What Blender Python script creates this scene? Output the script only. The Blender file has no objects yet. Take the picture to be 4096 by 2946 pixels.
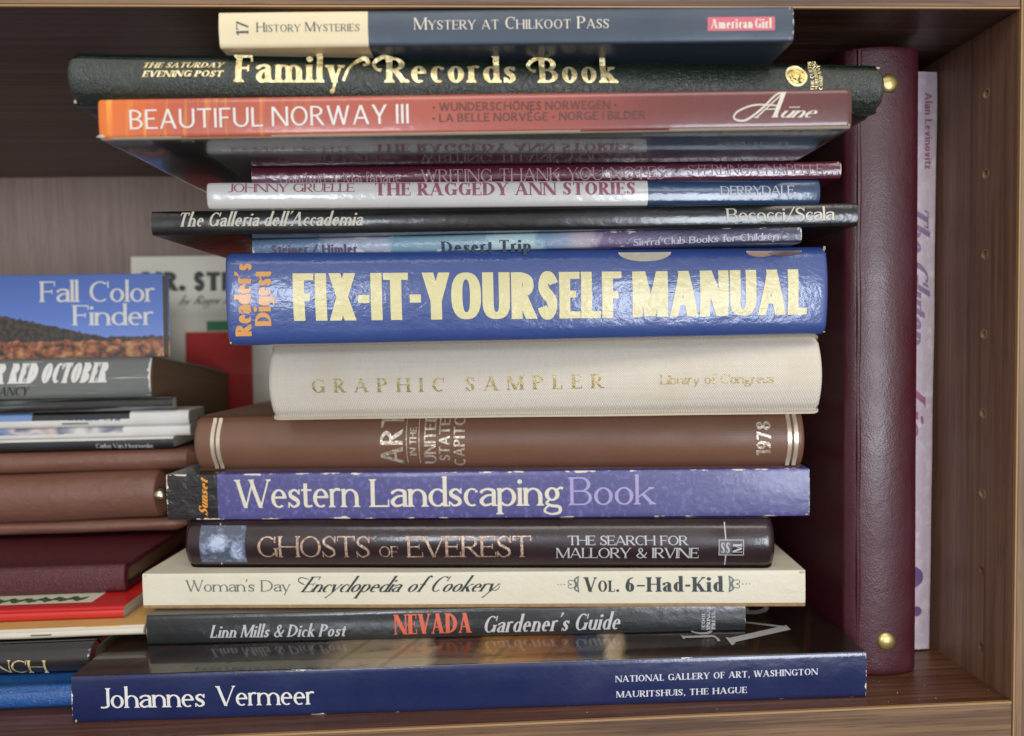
import bpy, math, random
from mathutils import Matrix, Vector, noise as mnoise
R = math.radians
random.seed(4)
S = bpy.context.scene
C = S.collection

# ---------------------------------------------------------------- camera (metres; Y points into the shelf, Z up)
cam = bpy.data.cameras.new('camera'); cam.lens = 24.0; cam.sensor_width = 36.0
cam.clip_start = .01; cam.clip_end = 50
cam.dof.use_dof = True; cam.dof.focus_distance = .268; cam.dof.aperture_fstop = 7.5
co = bpy.data.objects.new('camera', cam); C.objects.link(co)
co.matrix_world = Matrix(((0.9988025, 0.02093373, -0.04421925, 0),
                          (-0.04505315, 0.04119828, -0.99813472, 0),
                          (-0.01907293, 0.99893167, 0.04209208, 0), (0, 0, 0, 1)))
S.camera = co
# ---------------------------------------------------------------- light: an indoor room, ceiling light panels and two bright windows behind the photographer
W = bpy.data.worlds.new('World'); S.world = W; W.use_nodes = True
bg = W.node_tree.nodes['Background']; bg.inputs[1].default_value = .62
# the room round the bookcase: dark floor, pale walls, ceiling a little darker than the walls
_n = W.node_tree.nodes; _tc = _n.new('ShaderNodeTexCoord'); _sp = _n.new('ShaderNodeSeparateXYZ'); _ma = _n.new('ShaderNodeMapRange'); _cr = _n.new('ShaderNodeValToRGB')
W.node_tree.links.new(_tc.outputs['Generated'], _sp.inputs[0]); W.node_tree.links.new(_sp.outputs[2], _ma.inputs[0]); _ma.inputs[1].default_value = -1; _ma.inputs[2].default_value = 1
W.node_tree.links.new(_ma.outputs[0], _cr.inputs[0]); W.node_tree.links.new(_cr.outputs[0], bg.inputs[0])
_e = _cr.color_ramp.elements; _e[0].position = .30; _e[0].color = (.22, .19, .17, 1); _e[1].position = .46; _e[1].color = (1, .95, .9, 1)
_q = _e.new(.66); _q.color = (1, .95, .9, 1); _q = _e.new(.85); _q.color = (.8, .77, .74, 1)
def area(name, loc, aim, sx, sy, power, col):
    l = bpy.data.lights.new(name, 'AREA'); l.shape = 'RECTANGLE'; l.size = sx; l.size_y = sy; l.energy = power; l.color = col
    o = bpy.data.objects.new(name, l); C.objects.link(o); o.location = loc
    o.rotation_euler = (Vector(aim)-Vector(loc)).to_track_quat('-Z', 'Y').to_euler()
    return o
area('ceiling_light', (.1, -1.0, 1.35), (0, .3, 0), 1.9, .7, 17, (1, .95, .88))
area('window_light_right', (.92, -2.0, -.14), (.92, 1, -.14), .76, .92, 32, (.82, .89, 1))
area('window_light_left', (-.62, -2.0, .24), (-.62, 1, .24), .46, .46, 11, (.82, .89, 1))
S.view_settings.view_transform = 'Standard'; S.view_settings.look = 'None'
S.view_settings.exposure = .1; S.view_settings.gamma = 1; S.view_settings.use_curve_mapping = False
S.render.engine = 'CYCLES'
S.cycles.max_bounces = 8; S.cycles.glossy_bounces = 4; S.cycles.use_denoising = True

# ---------------------------------------------------------------- measured places: centre x, y, base z, turn in degrees, length, height (metres)
FRAMES = {
    'vermeer': (-0.0054, 0.2711, -0.1500, -1.01, 0.3213, 0.0191),
    'nevada': (-0.0174, 0.2959, -0.1309, -1.87, 0.2628, 0.0131),
    'woman': (-0.0082, 0.2963, -0.1178, -4.78, 0.2921, 0.0160),
    'ghosts': (-0.0061, 0.2973, -0.1018, -6.01, 0.2634, 0.0223),
    'western': (-0.0016, 0.3016, -0.0795, -5.33, 0.2869, 0.0209),
    'art': (0.0028, 0.3037, -0.0586, -6.49, 0.2753, 0.0255),
    'sampler': (0.0236, 0.2830, -0.0331, -5.96, 0.2323, 0.0327),
    'fixit': (0.0212, 0.2640, -0.0004, 0.98, 0.2348, 0.0352),
    'desert': (0.0173, 0.2645, 0.0348, -4.14, 0.2117, 0.0061),
    'galleria': (0.0121, 0.2581, 0.0409, -0.50, 0.2655, 0.0088),
    'raggedy': (0.0163, 0.2566, 0.0497, 0.91, 0.2302, 0.0094),
    'thanks': (0.0275, 0.2588, 0.0592, -0.55, 0.2225, 0.0065),
    'norway': (0.0003, 0.2204, 0.0656, -1.86, 0.2404, 0.0127),
    'family': (0.0071, 0.2324, 0.0784, 2.36, 0.2758, 0.0169),
    'mystery': (0.0109, 0.2245, 0.0953, -1.52, 0.1856, 0.0113),
    'blue': (-0.2358, 0.2845, -0.1500, 0.00, 0.1285, 0.0095),
    'nch': (-0.2648, 0.2940, -0.1405, 0.00, 0.1903, 0.0138),
    'tan': (-0.2450, 0.3000, -0.1264, 0.00, 0.1900, 0.0045),
    'red': (-0.2562, 0.3080, -0.1219, 0.00, 0.1875, 0.0056),
    'maroon': (-0.2652, 0.3250, -0.1160, 0.00, 0.1896, 0.0133),
    'brown': (-0.2590, 0.3700, -0.1000, 0.00, 0.2020, 0.0448),
    'mag3': (-0.2831, 0.3720, -0.0546, 0.00, 0.2338, 0.0060),
    'mag2': (-0.2789, 0.3735, -0.0486, 0.00, 0.2422, 0.0060),
    'mag1': (-0.2788, 0.3720, -0.0426, 0.00, 0.2424, 0.0080),
    'black': (-0.2825, 0.3700, -0.0342, 0.00, 0.2350, 0.0068),
    'redoct': (-0.2607, 0.3700, -0.0262, 0.00, 0.1686, 0.0212),
    'fall': (-0.2376, 0.3850, -0.0058, 0.00, 0.1248, 0.0460),
    'mister': (-0.1812, 0.4900, -0.0680, 0.00, 0.1300, 0.1315),
    'pink': (0.2017, 0.3062, -0.1500, 0.00, 0.0140, 0.2670),
    'binder': (0.1720, 0.2854, -0.1500, 0.00, 0.0300, 0.2697),
}
# book, words, face, ink, part, start (x, z), run (x, z), cap height (x, z) in millimetres on the spine
TEXTS = [
    ('mystery', '17', 'ROMAN', 'ink_slate', 'number_lettering', -83.43, 3.52, 0.17, 4.82, -3.88, 0.0),
    ('mystery', 'History Mysteries', 'SMALLCAPS', 'ink_slate', 'series_lettering', -80.87, 4.7, 33.07, -0.07, 0.0, 2.98),
    ('mystery', 'Mystery at Chilkoot Pass', 'SMALLCAPS', 'ink_cream', 'title_lettering', -30.41, 4.86, 62.99, -0.25, 0.0, 3.86),
    ('mystery', 'American Girl', 'TIGHT', 'ink_cream', 'publisher_lettering', 65.64, 4.11, 19.92, 0.0, 0.0, 3.02),
    ('family', 'THE SATURDAY', 'FATITAL', 'gold_foil', 'series_lettering', -114.25, 11.0, 25.19, 0.37, 0.0, 2.0),
    ('family', 'EVENING POST', 'FATITAL', 'gold_foil', 'series_lettering', -114.1, 7.98, 24.92, 0.34, 0.0, 2.0),
    ('family', 'Family', 'NOUVEAU', 'gold_foil', 'title_lettering', -85.35, 6.75, 34.99, 0.23, 0.0, 9.27),
    ('family', 'Records', 'NOUVEAU', 'gold_foil', 'title_lettering', -37.0, 7.23, 43.76, 0.56, 0.0, 8.86),
    ('family', 'Book', 'NOUVEAU', 'gold_foil', 'title_lettering', 14.09, 7.89, 26.91, 0.12, 0.0, 9.0),
    ('family', 'THE CURTIS', 'BOLD', 'gold_foil', 'publisher_lettering', 110.68, 6.11, 0.01, 10.68, -1.23, 0.0),
    ('family', 'PUBLISHING', 'BOLD', 'gold_foil', 'publisher_lettering', 112.25, 6.13, 0.0, 10.68, -1.23, 0.0),
    ('family', 'COMPANY', 'BOLD', 'gold_foil', 'publisher_lettering', 113.81, 6.46, -0.0, 9.3, -1.23, 0.0),
    ('norway', 'BEAUTIFUL NORWAY III', 'SANS', 'ink_white', 'title_lettering', -109.82, 2.94, 88.03, 0.57, 0.0, 6.06),
    ('norway', '• WUNDERSCHÖNES NORWEGEN •', 'SANSLIGHT', 'ink_umber', 'subtitle_lettering', -14.24, 7.28, 58.76, -0.1, 0.0, 2.62),
    ('norway', '• LA BELLE NORVÉGE • NORGE I BILDER', 'SANSLIGHT', 'ink_umber', 'subtitle_lettering', -14.33, 3.82, 67.84, 0.04, 0.0, 2.55),
    ('norway', 'A', 'SCRIPT', 'ink_cream', 'author_lettering', 88.28, 3.55, 7.54, 0.1, 0.0, 7.95),
    ('norway', 'ūne', 'SCRIPT', 'ink_cream', 'author_lettering', 95.82, 3.5, 11.42, -0.03, 0.0, 4.27),
    ('thanks', 'Goodwin & Macfarlane', 'THIN', 'ink_rose', 'author_lettering', -101.21, 0.22, 44.95, 0.0, 0.0, 3.66),
    ('thanks', 'WRITING THANK-YOU NOTES', 'THIN', 'ink_rose', 'title_lettering', -48.71, -0.03, 91.98, 0.42, 0.0, 4.7),
    ('thanks', 'STERLING/CHAPELLE', 'THIN', 'ink_rose', 'publisher_lettering', 51.92, 1.74, 52.13, -0.13, 0.0, 3.73),
    ('raggedy', 'JOHNNY GRUELLE', 'ROMAN', 'ink_plum', 'author_lettering', -107.39, 5.63, 45.8, -0.11, 0.0, 3.18),
    ('raggedy', 'THE RAGGEDY ANN STORIES', 'BOLD', 'ink_plum', 'title_lettering', -54.39, 4.08, 97.33, -0.28, 0.0, 4.82),
    ('raggedy', 'DERRYDALE', 'ROMAN', 'ink_pale', 'publisher_lettering', 75.56, 3.42, 28.77, 0.07, 0.0, 3.4),
    ('galleria', "The Galleria dell'Accademia", 'ITAL', 'ink_cream', 'title_lettering', -123.2, 2.93, 67.7, -0.3, 0.0, 5.14),
    ('galleria', 'Becocci/Scala', 'ROMAN', 'ink_cream', 'publisher_lettering', 81.74, 2.37, 41.89, -0.02, 0.0, 4.77),
    ('desert', 'Steiner / Himler', 'SANSBOLD', 'ink_violet', 'author_lettering', -98.56, 0.19, 33.65, -0.41, 0.0, 3.31),
    ('desert', 'Desert Trip', 'BOLD', 'ink_navy', 'title_lettering', -32.2, -0.87, 35.06, -0.18, 0.0, 4.5),
    ('desert', 'Sierra Club Books for Children', 'ROMAN', 'ink_lilac', 'publisher_lettering', 41.92, 0.14, 55.35, 1.14, 0.0, 2.49),
    ('fixit', "Reader's", 'COND', 'ink_orange', 'publisher_lettering', -108.08, 3.47, 0.94, 27.42, -5.98, 0.0),
    ('fixit', 'Digest', 'COND', 'ink_orange', 'publisher_lettering', -100.52, 7.22, 0.68, 20.37, -6.0, 0.0),
    ('fixit', 'FIX-IT-YOURSELF', 'HEAVY', 'ink_butter', 'title_lettering', -91.94, 8.94, 125.8, -0.96, 0.0, 17.95),
    ('fixit', 'MANUAL', 'HEAVY', 'ink_butter', 'title_lettering', 38.14, 8.0, 69.99, 0.06, 0.0, 17.85),
    ('sampler', 'GRAPHIC', 'SPACED', 'worn_gold', 'title_lettering', -96.63, 11.81, 57.05, -0.15, 0.0, 5.92),
    ('sampler', 'SAMPLER', 'SPACED', 'worn_gold', 'title_lettering', -30.99, 11.72, 57.85, 0.56, 0.0, 5.84),
    ('sampler', 'Library of Congress', 'ROMAN', 'worn_gold', 'publisher_lettering', 50.03, 13.34, 46.0, -0.05, 0.0, 3.89),
    ('art', 'ART', 'SANSTHIN', 'silver_foil', 'title_lettering', -39.69, 2.65, 0.63, 24.15, -10.34, 0.0),
    ('art', 'IN THE', 'SANSTHIN', 'silver_foil', 'title_lettering', -33.39, 6.92, 0.32, 12.78, -2.99, 0.0),
    ('art', 'UNITED', 'SANSTHIN', 'silver_foil', 'title_lettering', -24.61, 2.86, 0.57, 23.56, -5.34, 0.0),
    ('art', 'STATES', 'SANSTHIN', 'silver_foil', 'title_lettering', -18.22, 4.23, 0.52, 22.52, -4.91, 0.0),
    ('art', 'CAPITOL', 'SANSTHIN', 'silver_foil', 'title_lettering', -11.43, 1.74, 0.58, 26.35, -5.1, 0.0),
    ('art', '1978', 'SANSMED', 'silver_foil', 'date_lettering', 122.93, 5.97, 0.04, 14.8, -6.14, 0.0),
    ('western', 'Sunset', 'SCRIPTBOLD', 'ink_gold', 'publisher_lettering', -124.82, 1.75, 0.64, 16.55, -3.99, 0.0),
    ('western', 'Western', 'ROMAN', 'ink_cream', 'title_lettering', -111.77, 5.39, 57.08, 0.11, 0.0, 12.94),
    ('western', 'Landscaping', 'ROMAN', 'ink_cream', 'title_lettering', -49.98, 5.46, 86.29, 0.09, 0.0, 12.58),
    ('western', 'Book', 'ROMANLIGHT', 'ink_lavender', 'title_lettering', 39.18, 5.63, 37.76, 0.12, 0.0, 12.45),
    ('ghosts', 'GHOSTS', 'ROMANLIGHT', 'bronze_foil', 'title_lettering', -96.87, 6.01, 51.72, 0.02, 0.0, 9.58),
    ('ghosts', 'OF', 'ROMANLIGHT', 'bronze_foil', 'title_lettering', -41.48, 6.13, 8.88, 0.0, 0.0, 5.07),
    ('ghosts', 'EVEREST', 'ROMANLIGHT', 'bronze_foil', 'title_lettering', -28.92, 6.03, 55.44, 0.22, 0.0, 9.45),
    ('ghosts', 'THE SEARCH FOR', 'ROMAN', 'ink_silver', 'subtitle_lettering', 42.11, 11.64, 51.86, -0.04, 0.0, 3.96),
    ('ghosts', 'MALLORY & IRVINE', 'ROMAN', 'ink_silver', 'subtitle_lettering', 37.1, 5.65, 61.43, 0.02, 0.0, 4.76),
    ('ghosts', 'M', 'BOLD', 'ink_silver', 'publisher_lettering', 116.72, 8.24, 0.02, 3.93, -3.81, 0.0),
    ('ghosts', 'SS', 'BOLD', 'ink_silver', 'publisher_lettering', 107.75, 8.04, 4.01, -0.0, 0.0, 4.72),
    ('woman', "Woman's Day", 'ROMANLIGHT', 'ink_sage', 'series_lettering', -126.39, 8.02, 47.53, -0.22, 0.0, 5.1),
    ('woman', 'Encyclopedia of Cookery', 'SCRIPT', 'ink_charcoal', 'title_lettering', -74.4, 7.47, 86.31, 0.0, 0.0, 6.87),
    ('woman', 'V', 'BOLD', 'ink_charcoal', 'volume_lettering', 50.91, 7.09, 5.6, -0.03, 0.0, 6.39),
    ('woman', 'OL.', 'BOLD', 'ink_charcoal', 'volume_lettering', 56.9, 7.06, 9.4, -0.04, 0.0, 4.99),
    ('woman', '6–Had-Kid', 'BOLD', 'ink_charcoal', 'volume_lettering', 68.65, 7.01, 42.4, -0.2, 0.0, 6.36),
    ('nevada', 'Linn Mills & Dick Post', 'ITAL', 'ink_silver', 'author_lettering', -104.01, 2.85, 58.97, -0.64, 0.0, 5.63),
    ('nevada', 'NEVADA', 'TIGHT', 'ink_coral', 'title_lettering', -23.39, 2.27, 33.98, 0.08, 0.0, 8.87),
    ('nevada', "Gardener's Guide", 'ITALBOLD', 'ink_silver', 'title_lettering', 15.29, 2.13, 60.26, 0.24, 0.0, 7.47),
    ('nevada', 'COOL', 'BOLD', 'ink_silver', 'publisher_lettering', 113.58, 2.06, 0.05, 6.89, -1.6, 0.0),
    ('nevada', 'SPRINGS', 'BOLD', 'ink_silver', 'publisher_lettering', 115.77, 0.79, 0.07, 9.52, -1.6, 0.0),
    ('nevada', 'PRESS', 'BOLD', 'ink_silver', 'publisher_lettering', 117.97, 1.14, 0.05, 7.9, -1.6, 0.0),
    ('vermeer', 'Johannes', 'ROMAN', 'ink_white', 'title_lettering', -150.02, 6.08, 42.19, -0.71, 0.0, 8.1),
    ('vermeer', 'Vermeer', 'ROMAN', 'ink_white', 'title_lettering', -103.72, 5.33, 39.25, -0.51, 0.0, 8.14),
    ('vermeer', 'NATIONAL GALLERY OF ART, WASHINGTON', 'BOLDISH', 'ink_pale', 'museum_lettering', 57.03, 9.88, 83.32, 0.45, 0.0, 2.63),
    ('vermeer', 'MAURITSHUIS, THE HAGUE', 'BOLDISH', 'ink_pale', 'museum_lettering', 57.32, 3.4, 53.7, 0.17, 0.0, 2.64),
    ('fall', 'Fall Color', 'ROMAN', 'ink_white', 'title_lettering', -3.58, 31.11, 62.12, -0.78, 0.0, 11.32),
    ('fall', 'Finder', 'ROMAN', 'ink_white', 'title_lettering', 13.75, 18.0, 43.82, -0.55, 0.0, 11.12),
    ('mister', 'MR. STR', 'SANSBLACK', 'ink_moss', 'title_lettering', -57.41, 107.26, 65.1, -1.03, 0.0, 13.53),
    ('mister', 'by Roger H', 'SCRIPT', 'ink_moss', 'author_lettering', -32.47, 97.09, 36.4, 0.02, 0.0, 6.31),
    ('redoct', 'FOR', 'CONDITAL', 'ink_white', 'title_lettering', -5.77, 7.87, 14.23, -0.08, 0.0, 10.67),
    ('redoct', 'RED OCTOBER', 'CONDITAL', 'ink_white', 'title_lettering', 10.77, 7.86, 50.48, -0.27, 0.0, 10.72),
    ('redoct', 'TOM CLANCY', 'ITALBOLD', 'ink_black', 'author_lettering', -13.86, 1.87, 34.71, -0.32, 0.0, 4.52),
    ('mag1', 'Gerald Cra', 'ITAL', 'ink_navy', 'author_lettering', 57.03, 3.9, 28.11, -0.69, 0.0, 2.41),
    ('mag3', 'Carlos Van Hoorweder', 'ROMAN', 'ink_silver', 'author_lettering', 76.61, 1.0, 29.92, -0.79, 0.0, 2.18),
    ('nch', 'FRENCH', 'ROMANLIGHT', 'gold_foil', 'title_lettering', 36.37, 3.28, 40.43, -1.68, 0.0, 6.05),
    ('pink', 'Alan Levinovitz', 'SANSMED', 'ink_pink', 'author_lettering', 0.26, 257.63, 0.54, -34.28, 3.38, 0.0),
    ('pink', 'The Gluten', 'SCRIPTBOLD', 'ink_mauve', 'title_lettering', -5.9, 209.54, 0.35, -64.72, 8.95, 0.0),
    ('pink', 'Lie', 'SCRIPTBOLD', 'ink_pink', 'title_lettering', -5.87, 126.07, 0.12, -23.06, 8.6, 0.0),
    ('pink', 'P', 'BOLD', 'ink_white', 'publisher_lettering', -1.03, 32.81, 3.48, -0.12, 0.0, 4.71),
]
# ---------------------------------------------------------------- lettering
# A small drawn alphabet: every glyph is a list of strips, a strip is a list of
# (left point, right point) rows in units of the cap height.
class Face:
    def __init__(s, V=.13, T=.05, k=1.0, xh=.66, asc=1.08, desc=.3, serif=.07, st=.035, slant=0, sq=2.0, gap=.1, word=.34, small=0, caps=False):
        s.V, s.T, s.k, s.xh, s.asc, s.desc = V, T, k, xh, asc, desc
        s.serif, s.st, s.slant, s.sq, s.gap, s.word, s.small, s.caps = serif, st, slant, sq, gap, word, small, caps

def _cr(pts, n=7):
    P = [pts[0]] + list(pts) + [pts[-1]]; out = []
    for i in range(1, len(P) - 2):
        a, b, c, d = P[i-1], P[i], P[i+1], P[i+2]
        for j in range(n):
            t = j / n
            out.append(tuple(.5*((2*b[q]) + (-a[q]+c[q])*t + (2*a[q]-5*b[q]+4*c[q]-d[q])*t*t + (-a[q]+3*b[q]-3*c[q]+d[q])*t**3) for q in range(3)))
    out.append(tuple(pts[-1]))
    return out

class Pen:
    def __init__(s, F): s.F = F; s.out = []
    def add(s, rows): s.out.append(rows)
    def v(s, x, y0, y1, e='', w=None):
        F = s.F; w = F.V if w is None else w
        n = 6; s.add([((x, y0+(y1-y0)*i/n), (x+w, y0+(y1-y0)*i/n)) for i in range(n+1)])
        for c in e: s.serif(x, x+w, y0 if c in 'bBlr' else y1, c)
    def serif(s, xa, xb, y, c):
        F = s.F
        if F.serif <= 0: return
        L = F.serif; up = 1 if c in 'bBlr' else -1
        la = L if c in 'btlTB' else 0; lb = L if c in 'btrTB' else 0
        if c == 'f':
            s.add([((xa-L*.95, y-L*.75), (xa-L*.8, y-L*.6)), ((xa-L*.3, y-L*.75), (xa+.002, y-L*.25)), ((xa+.004, y-L*1.6), (xb, y+.0))]); return
        t = F.st
        s.add([((xa-la, y), (xb+lb, y)), ((xa-la, y+up*t*.8), (xb+lb, y+up*t*.8)), ((xa-la*.35, y+up*t*1.4), (xb+lb*.35, y+up*t*1.4)), ((xa-la*.08, y+up*(t*1.4+L*.45)), (xb+lb*.08, y+up*(t*1.4+L*.45)))])
    def h(s, x0, x1, y, pos='c', t=None):
        t = s.F.T if t is None else t
        ya = y-t/2 if pos == 'c' else (y if pos == 'b' else y-t)
        s.add([((x0+(x1-x0)*i/3, ya), (x0+(x1-x0)*i/3, ya+t)) for i in range(4)])
    def d(s, x0, y0, x1, y1, w=None):
        w = s.F.V if w is None else w
        L = math.hypot(x1-x0, y1-y0); hw = w/2*L/abs(y1-y0); n = 6
        s.add([((x0+(x1-x0)*i/n-hw, y0+(y1-y0)*i/n), (x0+(x1-x0)*i/n+hw, y0+(y1-y0)*i/n)) for i in range(n+1)])
    def a(s, cx, cy, rx, ry, a0, a1, V=None, T=None, tilt=0):
        F = s.F; V = F.V if V is None else V; T = F.T if T is None else T
        n = max(4, int(abs(a1-a0)/12)); R = []; e = 2/F.sq
        f = lambda c: math.copysign(abs(c)**e, c)
        for i in range(n+1):
            t = math.radians(a0+(a1-a0)*i/n)
            c, q = f(math.cos(t)), f(math.sin(t))
            R.append(((cx+rx*c, cy+ry*q), (cx+(rx-V)*c, cy+(ry-T)*q)))
        s.add(R)
    def p(s, pts, n=7):
        P = _cr(pts, n); R = []
        for i in range(len(P)):
            a, b = P[max(0, i-1)], P[min(len(P)-1, i+1)]
            dx, dy = b[0]-a[0], b[1]-a[1]; L = math.hypot(dx, dy) or 1
            nx, ny = -dy/L, dx/L; w = P[i][2]/2
            R.append(((P[i][0]+nx*w, P[i][1]+ny*w), (P[i][0]-nx*w, P[i][1]-ny*w)))
        s.add(R)
    def dot(s, x, y, r):
        s.add([((x-r*math.sin(t), y-r*math.cos(t)), (x+r*math.sin(t), y-r*math.cos(t))) for t in [math.pi*i/8 for i in range(9)]])
    def bowl(s, x0, x1, y0, y1, side=1):
        ry = (y1-y0)/2; rx = min(abs(x1-x0), max(ry*1.15, s.F.V*1.05)); xc = x1-side*rx
        if abs(xc-x0) > 1e-6:
            s.h(min(x0, xc), max(x0, xc), y1, 't'); s.h(min(x0, xc), max(x0, xc), y0, 'b')
        s.a(xc, (y0+y1)/2, rx, ry, -90 if side > 0 else 90, 90 if side > 0 else 270)
    def scurve(s, w, y0, y1):
        V, T = s.F.V, s.F.T; T = T if s.F.serif > 0 else V*.86; h = y1-y0; Y = lambda t: y0+T/2+(h-T)*t; l, r = V*.5, w-V*.5; m = w/2
        s.p([(r+V*.12, Y(.80), T*1.0), (m+(r-m)*.5, Y(.975), T*1.1), (m-(m-l)*.15, Y(1), T*1.2), (l+(m-l)*.12, Y(.86), V*.85), (l+(m-l)*.2, Y(.66), V*.98), (m, Y(.51), V*1.1),
             (r-(r-m)*.2, Y(.36), V*.98), (r-(r-m)*.1, Y(.14), V*.85), (m+(r-m)*.1, Y(0), T*1.2), (l+(m-l)*.5, Y(.02), T*1.1), (l-V*.12, Y(.2), T)])
        if s.F.serif > 0:
            s.v(w-T*1.0, y0+h*.70, y1, w=T*.8); s.v(0, y0, y0+h*.30, w=T*.8)

def glyph(F, c):
    P = Pen(F); V, T, k, X, A, D = F.V, F.T, F.k, F.xh, F.asc, -F.desc
    se = F.serif; v, h, d, a, p = P.v, P.h, P.d, P.a, P.p; B = 'b'; TB = 'bt'
    M = (V+T)/2
    if c == 'A' or c == '\u00c5':
        w = .78*k+V*.3; x = w/2-(V-T)*.2; d(T/2+.01, 0, x, 1, T); d(x, 1, w-V*.55, 0, V); h(w*.2, w*.76, .33, 'c')
        P.serif(.01, T+.01, 0, B); P.serif(w-V*1.05, w-V*.05, 0, B)
    elif c == 'B':
        w = .58*k+V*.4; v(0, 0, 1, 'lT' if se else ''); P.bowl(V*.5, w*.93, .5-T*.4, 1); P.bowl(V*.5, w, 0, .5+T*.6)
    elif c == 'C':
        w = .72*k+V*.2; a(w*.53, .5, w*.53, .5, 52, 308)
        if se: v(w*.88, .68, .99, w=T); w *= .95
    elif c == 'D':
        w = .74*k+V*.3; v(0, 0, 1, 'lT'); P.bowl(V*.5, w, 0, 1)
    elif c == 'E' or c == '\u00c9':
        w = .54*k+V*.2; v(0, 0, 1, 'lT'); h(V*.5, w, 1, 't'); h(V*.5, w*.82, .52, 'c'); h(V*.5, w*1.04, 0, 'b')
        if se: v(w-T*.7, .78, 1, w=T*.7); v(w*1.04-T*.7, 0, .26, w=T*.7); v(w*.82-T*.6, .4, .64, w=T*.6)
        if c == '\u00c9': d(w*.5, 1.06, w*.66, 1.26, M)
    elif c == 'F':
        w = .52*k+V*.2; v(0, 0, 1, 'bT'); h(V*.5, w, 1, 't'); h(V*.5, w*.82, .5, 'c')
        if se: v(w-T*.7, .76, 1, w=T*.7); v(w*.82-T*.6, .38, .62, w=T*.6)
    elif c == 'G':
        w = .76*k+V*.25; a(w*.5, .5, w*.5, .5, 50, 325); v(w-V*1.05, .03, .46, 't' if se else '')
        if not se: h(w*.52, w-V*.05, .46, 't')
        if se: v(w*.84, .7, .99, w=T)
    elif c == 'H':
        w = .76*k+V*.3; v(0, 0, 1, TB); v(w-V, 0, 1, TB); h(V*.5, w-V*.5, .52, 'c')
    elif c == 'I':
        w = V; v(0, 0, 1, TB)
    elif c == 'J':
        w = .36*k+V*.5
        v(w-V, .22, 1, 't'); p([(w-V*.5, .24, V), (w-V*.56, .1, V*.8), (w*.5, -.0+T*.4, T*1.2), (w*.14, .04, T*1.3)])
    elif c == 'K':
        w = .66*k+V*.3; v(0, 0, 1, TB); d(V*.8, .42, w-T, 1, T if se else V*.95); d(w*.42, .56, w-V*.4, 0, V); P.serif(w-V*.95, w+V*.1, 0, B); P.serif(w-T*1.6, w-T*.4, 1, 'T')
    elif c == 'L':
        w = .52*k+V*.2; v(0, 0, 1, 'lt'); h(V*.5, w, 0, 'b')
        if se: v(w-T*.7, 0, .26, w=T*.7)
    elif c == 'M':
        w = .86*k+V*.6; t1 = T if se else V*.92; v(0, 0, 1, 'bl' if se else '', t1); v(w-V, 0, 1, 'b'); d(t1*.55+V*.2, 1, w*.5, .02, V*.97); d(w*.5, .02, w-V*.6, 1, t1)
        P.serif(0, V*.4, 1, 'T'); P.serif(w-V, w, 1, 'T')
    elif c == 'N':
        w = .76*k+V*.3; t1 = T if se else V*.95; v(0, 0, 1, B, t1); v(w-t1, 0, 1, 't', t1); d(t1*.5+V*.1, 1, w-t1*.5-V*.1, 0, V); P.serif(0, V*.5, 1, 'T')
    elif c == 'O' or c == '\u00d6':
        w = .8*k+V*.2; a(w/2, .5, w/2, .5, 0, 360)
        if c == '\u00d6': P.dot(w*.32, 1.13, V*.55); P.dot(w*.68, 1.13, V*.55)
    elif c == 'P':
        w = .56*k+V*.3; v(0, 0, 1, 'bT'); P.bowl(V*.5, w, .44, 1)
    elif c == 'R':
        w = .62*k+V*.35; v(0, 0, 1, 'bT'); P.bowl(V*.5, w*.9, .46, 1)
        if F.sq > 2.5: v(w*.9-V, 0, .42, ''); 
        else: d(w*.42, .49, w-V*.42, 0, V)
        P.serif(w-V*.8, w+V*.1, 0, 'r')
    elif c == 'S':
        w = .5*k+V*.3; P.scurve(w, 0, 1)
    elif c == 'T':
        w = .68*k+V*.1; v(w/2-V/2, 0, 1, B); h(0, w, 1, 't')
        if se: v(0, .78, 1, w=T*.7); v(w-T*.7, .78, 1, w=T*.7)
    elif c == 'U':
        w = .72*k+V*.25; t1 = T*1.1 if se else V; v(0, .34, 1, 't'); v(w-t1, .34, 1, 't', t1); a(w/2, .36, w/2, .36, 180, 360, V=(V+t1)/2)
    elif c == 'V':
        w = .74*k+V*.3; d(V*.5, 1, w*.5, 0, V); d(w*.5, 0, w-T*.6, 1, T if se else V); P.serif(0, V*.9, 1, 'T'); P.serif(w-T*1.2, w-.01, 1, 'T')
    elif c == 'W':
        w = 1.06*k+V*.5; t1 = T if se else V*.92; d(V*.5, 1, w*.29, 0, V); d(w*.29, 0, w*.52, 1, t1); d(w*.45 if se else w*.5, 1, w*.73, 0, V); d(w*.73, 0, w-t1*.6, 1, t1)
        P.serif(0, V*.9, 1, 'T'); P.serif(w*.45-V*.3, w*.45+V*.5, 1, 'T'); P.serif(w-t1*1.2, w, 1, 'T')
    elif c == 'X':
        w = .62*k+V*.6; d(V*.6, 1, w-V*.6, 0, V); d(w-V*.6, 1, V*.6, 0, T if se else V)
    elif c == 'Y':
        w = .7*k+V*.3; v(w/2-V/2, 0, .44, B); d(V*.5, 1, w/2, .4, V); d(w/2, .4, w-T*.6 if se else w-V*.5, 1, T if se else V); P.serif(0, V*.9, 1, 'T'); P.serif(w-T*1.2, w, 1, 'T')
    elif c == 'Z':
        w = .6*k+V*.2; h(0, w, 1, 't'); h(0, w, 0, 'b'); d(V*.6, 0, w-V*.6, 1, V)
    elif c == 'a':
        w = .44*k+V*.3; v(w-V, 0, X*.7, 'r' if se else ''); p([(w-V*.5, X*.68, V), (w-V*.62, X*.86, V*.85), (w*.48, X-T*.5, T*1.2), (w*.12, X*.84, T*1.4)])
        if se: P.dot(w*.12, X*.8, V*.42)
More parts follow.
